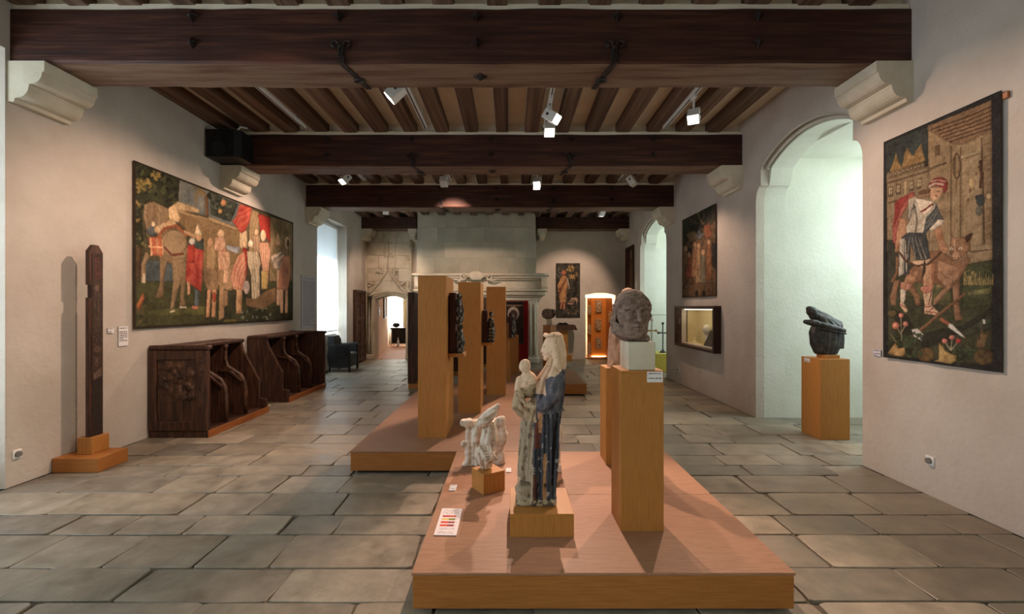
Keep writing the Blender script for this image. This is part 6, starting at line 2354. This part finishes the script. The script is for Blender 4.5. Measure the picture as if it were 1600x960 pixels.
# rest of the company, from the second close view
R.tf = lambda p: guvL((325 + .234375 * p[0], 290 + .234375 * p[1]))
pl([(5, 45), (192, 122), (140, 245), (5, 195)], tc(42, 50, 43), tc(76, 80, 66))
R.tufts([(8, 60), (180, 125), (130, 230), (0, 180)], 46, 16, [tc(34, 42, 36), tc(60, 68, 48), tc(90, 94, 78)], 7)
el(92, 116, 19, 22, tc(196, 136, 86))
el(70, 172, 15, 16, tc(200, 154, 84))
pl([(-10, 205), (192, 285), (192, 305), (-10, 236)], tc(166, 138, 96))
pl([(-10, 236), (192, 302), (250, 320), (250, 560), (-10, 560)], tc(130, 106, 70), tc(116, 94, 62), (0, 16))
pl([(200, 310), (250, 300), (252, 420), (200, 420)], tc(180, 154, 116))
pl([(268, 158), (330, 178), (330, 460), (262, 460)], tc(142, 118, 82), tc(120, 98, 68), (0, 40))
pl([(404, 208), (560, 250), (556, 640), (400, 640)], tc(110, 92, 64), tc(144, 120, 84), (0, 24))
pl([(200, 122), (282, 150), (268, 240), (240, 300), (212, 322), (150, 240), (180, 200)], tc(146, 46, 36), tc(186, 90, 66), (1.0, 30))
pl([(322, 186), (406, 214), (406, 386), (380, 350), (340, 310)], tc(154, 42, 33), tc(120, 32, 28), (.2, 40))
pl([(-30, 700), (560, 690), (558, 892), (-30, 935)], tc(42, 46, 35), tc(62, 64, 42))
el(140, 905, 50, 16, tc(96, 88, 50))
# horse with rider in front
pl([(-40, 520), (40, 540), (70, 600), (60, 690), (0, 720), (-40, 640)], tc(140, 112, 80), tc(112, 88, 62))
pl([(-20, 390), (30, 380), (45, 460), (40, 560), (-20, 560)], tc(176, 144, 100), tc(140, 110, 76))
el(5, 382, 22, 34, tc(176, 136, 96))
pl([(-15, 690), (10, 690), (0, 880), (-25, 880)], tc(186, 138, 98))
pl([(20, 690), (48, 690), (40, 880), (12, 880)], tc(176, 132, 92))
ln([(10, 640), (40, 690), (66, 640), (60, 560)], 5, tc(190, 150, 106))
el(32, 745, 14, 34, tc(150, 66, 46))
pl([(60, 560), (130, 540), (200, 500), (200, 560), (150, 700), (120, 700), (100, 690), (98, 880), (60, 906), (66, 700)], tc(156, 124, 88), tc(130, 102, 70))
pl([(96, 700), (122, 700), (124, 800), (100, 810)], tc(140, 110, 78))
el(76, 322, 23, 30, tc(204, 166, 126))
pl([(40, 345), (100, 345), (114, 440), (62, 452), (28, 424)], tc(204, 166, 132), tc(176, 120, 92), (.6, 30))
pl([(54, 440), (132, 440), (140, 520), (128, 566), (60, 566)], tc(212, 170, 132), tc(186, 134, 100), (.1, 30))
pl([(98, 560), (128, 560), (126, 660), (88, 652)], tc(210, 166, 128))
pl([(108, 398), (205, 412), (192, 456), (118, 432)], tc(176, 176, 174), tc(120, 120, 124))
# bowing woman in pink with red cloak
pl([(222, 398), (252, 430), (248, 600), (224, 640), (214, 500)], tc(146, 44, 36), tc(110, 34, 30))
pl([(188, 470), (232, 440), (240, 520), (242, 600), (222, 702), (160, 694), (138, 610), (168, 520)], tc(206, 150, 116), tc(160, 84, 66), (.5, 40))
el(231, 392, 16, 24, tc(206, 170, 128))
pl([(178, 690), (216, 690), (212, 852), (174, 856)], tc(186, 146, 104), tc(150, 112, 78))
el(245, 680, 22, 46, tc(206, 178, 156), tc(110, 110, 120))
# lady in pale dress and her company
pl([(294, 335), (334, 335), (340, 450), (290, 450)], tc(176, 144, 108), tc(110, 86, 66), (0, 50))
el(312, 312, 13, 22, tc(196, 156, 116))
pl([(318, 510), (348, 560), (348, 748), (322, 748)], tc(52, 58, 55))
pl([(250, 438), (322, 438), (342, 520), (332, 560), (336, 752), (280, 764), (276, 600), (252, 520)], tc(196, 176, 142), tc(128, 114, 92), (0, 46))
el(272, 390, 17, 24, tc(212, 182, 146))
pl([(258, 378), (272, 358), (290, 380), (286, 420)], tc(226, 206, 176))
pl([(240, 745), (300, 760), (380, 700), (442, 680), (452, 770), (352, 832), (240, 802)], tc(128, 98, 66), tc(104, 80, 56))
pl([(334, 380), (392, 378), (408, 440), (394, 580), (384, 692), (346, 692), (352, 560), (336, 470)], tc(204, 158, 122), tc(166, 104, 80), (0, 50))
pl([(344, 570), (386, 570), (382, 690), (346, 690)], tc(176, 148, 84))
el(358, 335, 19, 40, tc(208, 178, 138))
# soldiers
pl([(408, 470), (480, 438), (502, 470), (470, 562), (428, 552)], tc(206, 180, 152), tc(52, 58, 66), (.9, 40))
el(460, 384, 15, 22, tc(196, 150, 110))
pl([(438, 392), (455, 300), (482, 392), (462, 362)], tc(202, 156, 114))
pl([(450, 560), (480, 560), (470, 800), (446, 800)], tc(200, 160, 126))
el(521, 382, 19, 42, tc(200, 164, 126))
el(524, 386, 10, 28, tc(96, 76, 60))
pl([(488, 470), (538, 470), (544, 600), (522, 704), (450, 694), (462, 600)], tc(192, 134, 100), tc(150, 92, 70), (.2, 44))
pl([(470, 692), (494, 692), (492, 850), (472, 850)], tc(204, 156, 122))
pl([(506, 700), (526, 700), (524, 850), (504, 850)], tc(204, 156, 122))
R.tufts([(200, 820), (430, 800), (430, 890), (210, 910)], 34, 13, [tc(104, 112, 92), tc(60, 66, 48), tc(36, 42, 33)], 9)
R.a[:3] = R.a[-3:] = np.array(tc(40, 36, 28)[:3])
R.a[:, :3] = R.a[:, -3:] = np.array(tc(40, 36, 28)[:3])
raster_sheet('wall_tapestry', R.finish(.92, .05, .2, .2), (XL + .022, 5.35, 3.335), (0, 3.93, 0), (0, 0, -1.988), (-.008, 0, 0), M['weave'], None, wave=.006, label='wide tapestry of a caravan with camels and robed people above the stalls', cat='tapestry')

# ------------------------------------------------------------------ smaller tapestries
R = Raster(90, 96, tc(96, 74, 48), 23)
guv2 = wall_uv(XR, 9.37, 7.85, 3.40, 1.80)
R.tf = lambda p: guv2((1060 + p[0] / 6, 310 + p[1] / 6))
pl, el, ln = R.poly, R.ell, R.line
R.fill(R.mask([(0, 0), (420, 0), (420, 960), (0, 960)]), tc(104, 78, 50), tc(70, 54, 38))
pl([(45, 190), (350, 45), (360, 210), (300, 260), (180, 300), (60, 460)], tc(36, 42, 38), tc(54, 58, 46))
pl([(325, 420), (366, 420), (370, 660), (330, 640)], tc(36, 42, 40))
for pts in ([(110, 180), (150, 230), (210, 240), (250, 180), (255, 110)], [(190, 130), (220, 210), (245, 240)], [(130, 160), (160, 140), (210, 130)]): ln(pts, 6, tc(116, 96, 66))
pl([(85, 340), (160, 300), (200, 390), (120, 410)], tc(136, 108, 66), tc(100, 80, 50))
el(210, 340, 40, 50, tc(90, 92, 92), tc(40, 42, 42))
el(118, 500, 22, 38, tc(42, 44, 44))
pl([(250, 260), (300, 230), (330, 350), (270, 390)], tc(120, 66, 42))
for x, y, w, h_t, c in ((110, 620, 30, 130, (130, 60, 40)), (165, 560, 34, 180, (150, 104, 66)), (200, 600, 30, 220, (158, 122, 82)), (245, 640, 30, 190, (120, 112, 88)), (300, 560, 34, 210, (140, 90, 54)), (80, 540, 26, 90, (130, 96, 58))):
    pl([(x - w * .5, y - h_t * .6), (x + w * .5, y - h_t * .6), (x + w, y + h_t), (x - w, y + h_t)], tc(*c), tc(c[0] * .6, c[1] * .6, c[2] * .6), (.1, 9))
    el(x, y - h_t * .7, 16, 24, tc(160, 120, 82))
pl([(60, 800), (375, 790), (375, 920), (70, 930)], tc(104, 78, 48), tc(76, 58, 38))
for x in (185, 250): el(x, 890, 18, 26, tc(30, 28, 26))
raster_sheet('wall_tapestry', R.finish(), (XR - .02, 9.37, 3.40), (0, -1.52, 0), (0, 0, -1.60), (.008, 0, 0), M['weave'], None, wave=.005, label='smaller brown tapestry with crowded figures above the showcase', cat='tapestry')

R = Raster(60, 110, tc(30, 30, 28), 24)
gz = lambda p: (((860 + p[0] * .0989) - 868.8) / (906.3 - 868.8), ((405 + p[1] * .0990) - 411.5) / (496.5 - 411.5))
R.tf = gz
pl, el, ln = R.poly, R.ell, R.line
R.fill(R.mask([(0, 0), (600, 0), (600, 1000), (0, 1000)]), tc(28, 29, 27), tc(70, 70, 60))
R.tufts([(260, 120), (380, 110), (370, 200), (260, 200)], 16, 26, [tc(170, 132, 62), tc(120, 96, 50)], 2)
R.tufts([(300, 220), (430, 210), (410, 310), (310, 310)], 18, 26, [tc(176, 136, 66), tc(130, 100, 50)], 3)
R.tufts([(310, 610), (440, 610), (430, 690), (320, 680)], 14, 24, [tc(176, 136, 76), tc(190, 150, 120)], 4)
R.tufts([(110, 120), (160, 120), (150, 320), (110, 320)], 10, 20, [tc(120, 122, 124), tc(60, 64, 64)], 5)
el(212, 215, 40, 42, tc(176, 96, 62))
pl([(180, 260), (250, 260), (280, 380), (255, 560), (245, 690), (145, 690), (140, 560), (115, 470), (110, 420)], tc(196, 136, 76), tc(166, 116, 64))
ln([(260, 300), (180, 440), (130, 580)], 12, tc(110, 64, 40))
el(155, 478, 28, 30, tc(110, 60, 42))
ln([(262, 300), (290, 400), (300, 480)], 12, tc(170, 150, 130))
for a, b in (((178, 690), (165, 790)), ((220, 690), (215, 800))): ln([a, b], 16, tc(190, 116, 80))
ln([(400, 330), (410, 480), (400, 600)], 10, tc(46, 42, 40))
pl([(270, 690), (370, 690), (350, 720), (270, 715)], tc(170, 120, 100))
R.tufts([(270, 730), (440, 740), (440, 910), (260, 900)], 24, 22, [tc(120, 96, 66), tc(60, 64, 54), tc(36, 34, 32)], 6)
raster_sheet('wall_tapestry', R.finish(), P(868.8, 411.5, YF - .02), ((906.3 - 868.8) * YF / F, 0, 0), (0, 0, -(496.5 - 411.5) * YF / F), (0, .008, 0), M['weave'], None, wave=.004, label='narrow dark tapestry of a standing shepherd beside the fireplace', cat='tapestry')

R = Raster(40, 60, tc(60, 44, 34), 25)
R.fill(R.mask([(0, 0), (1, 0), (1, 1), (0, 1)]), tc(52, 36, 30), tc(84, 60, 44), (0, 9))
R.poly([(.1, .05), (.4, .05), (.38, .7), (.12, .7)], tc(96, 40, 34), tc(60, 30, 26), (0, 12))
R.poly([(.55, .2), (.85, .2), (.9, .95), (.5, .95)], tc(120, 92, 62), tc(70, 54, 40), (0, 12))
R.ell(.7, .16, .1, .08, tc(140, 104, 72))
R.ell(.26, .8, .12, .1, tc(150, 120, 84))
raster_sheet('wall_tapestry', R.finish(), (XR - .02, 14.0, 3.42), (0, -.95, 0), (0, 0, -1.6), (.008, 0, 0), M['weave'], None, wave=.004, label='narrow reddish tapestry between the far niche and the room corner', cat='tapestry')

# ================================================================== TRACK SPOTLIGHTS
M['lens'] = emit('lamp_lens', (1.0, 0.93, 0.82, 1), 9.0)
M['lens_off'] = flat('dull_lens', rgb(210, 205, 195), .3)
ZT = 4.262
TRX = [-3.06, -1.26, .52, 2.30]
for X_, names in zip(TRX, ('over the choir stalls', 'over the row of tall panels', 'over the painted Madonna', 'along the niche wall side')):
    for y0, y1, bay in ((1.7, 3.95, 'foremost'), (4.6, 6.78, 'first'), (7.5, 9.6, 'second'), (10.5, 12.3, 'fireplace')):
        if bay == 'fireplace' and X_ in (-1.26, .52): continue
        if bay == 'foremost' and X_ != -1.26: continue  # the foremost track is unseen, added to carry the extra spotlight
        t = empty('light_track', (X_, (y0 + y1) / 2, ZT), 'pale metal light track in the %s ceiling bay, %s' % (bay, names), 'light track', 'ceiling light tracks')
        bx('rail', X_ - .026, X_ + .026, y0, y1, ZT + .004, ZT + .05, M['lampwhite'], t, bev=.003)
        for ym in (y0 + .25, y1 - .25):
            bx('ceiling_mount', X_ - .012, X_ + .012, ym - .02, ym + .02, ZT + .045, 4.457, M['lampwhite'], t, bev=0)
        bx('rail_slot', X_ - .006, X_ + .006, y0 + .01, y1 - .01, ZT + .0, ZT + .006, M['black'], t, bev=0)


def spot(label, loc, aim, power, angle, col=(1.0, .69, .53), lens=True, blend_=.6, size=.03):
    """white box spotlight on an adaptor, its lamp inside"""
    loc, aim = Vector(loc), Vector(aim)
    d = (aim - loc).normalized()
    q = d.to_track_quat('-Z', 'Y')
    t = empty('track_spotlight', loc, label, 'spotlight', 'track spotlights')
    Rm = q.to_matrix().to_4x4()
    T = Matrix.Translation(loc) @ Rm
    bm = new()
    box(bm, -.072, .072, -.065, .065, -.10, .09, .008, T)
    mk('lamp_head', bm, M['lampwhite'], t)
    bm = new()
    box(bm, -.06, .06, -.054, .054, -.104, -.100, 0, T)
    mk('lens', bm, M['lens'] if lens else M['lens_off'], t)
    bm = new()
    tube(bm, [T @ Vector((.072, 0, .02)), T @ Vector((.077, 0, .02))], .018, 10)
    tube(bm, [T @ Vector((-.072, 0, .02)), T @ Vector((-.077, 0, .02))], .018, 10)
    mk('pivot', bm, M['black'], t)
    bm = new()
    top = Vector((loc.x, loc.y, ZT))
    tube(bm, [T @ Vector((0, 0, .05)), loc + Vector((0, 0, .09)), top], .014, 8)
    box(bm, loc.x - .02, loc.x + .02, loc.y - .06, loc.y + .06, ZT - .05, ZT + .001, .004)
    mk('adaptor', bm, M['lampwhite'], t)
    if power > 0:
        l = bpy.data.lights.new('spotlight_lamp', 'SPOT')
        l.energy = power
        l.color = col
        l.spot_size = math.radians(angle)
        l.spot_blend = blend_
        l.shadow_soft_size = size
        o = bpy.data.objects.new('spotlight_lamp', l)
        COL.objects.link(o)
        o.parent = t
        o.location = d * .115
        o.rotation_euler = q.to_euler()
    return t


spot('bright white spotlight aimed at the painted post', (-1.26, 5.02, 3.98), (-4.1, 5.1, 1.3), 165, 84)
spot('white spotlight of a pair, aimed at the painted Madonna', (.52, 6.05, 3.97), (.45, 2.9, .75), 270, 52)
spot('white spotlight of a pair, aimed at the tapestry of the man', (.52, 5.75, 4.02), (3.5, 3.75, 1.4), 220, 66)
spot('white spotlight before the niche wall, aimed at the stone head', (2.30, 5.7, 4.0), (.85, 3.0, .9), 190, 46)
spot('bright spotlight above the darker choir stall', (-3.06, 8.45, 4.0), (-4.3, 6.9, 1.6), 130, 95)
spot('bright spotlight over the panels aimed at the fireplace', (-1.26, 8.66, 4.0), (-1.2, 13.0, 2.3), 260, 50, blend_=1.0)
spot('bright spotlight of a pair beyond the second beam, aimed at the low platform', (.52, 8.66, 3.99), (-.3, 4.9, .5), 220, 50)
spot('bright spotlight of a pair beyond the second beam, aimed at the draped fragment', (.52, 8.9, 4.02), (.4, 6.0, .0), 160, 64)
spot('dim white spotlight near the second niche arch', (2.30, 8.6, 4.0), (3.5, 7.6, 1.3), 80, 80, lens=False)
spot('white spotlight before the carved portal', (-3.06, 11.2, 4.0), (-3.8, 14.1, 1.6), 120, 66, lens=False)
spot('white spotlight in the fireplace bay aimed at the far tapestry', (2.30, 11.4, 4.0), (1.8, 14.1, 1.9), 130, 58)
spot('added unseen spotlight in the foremost ceiling bay aimed at the choir stalls', (-1.26, 2.9, 3.98), (-4.0, 6.2, .7), 80, 76)  # out of view, added to brighten the stalls
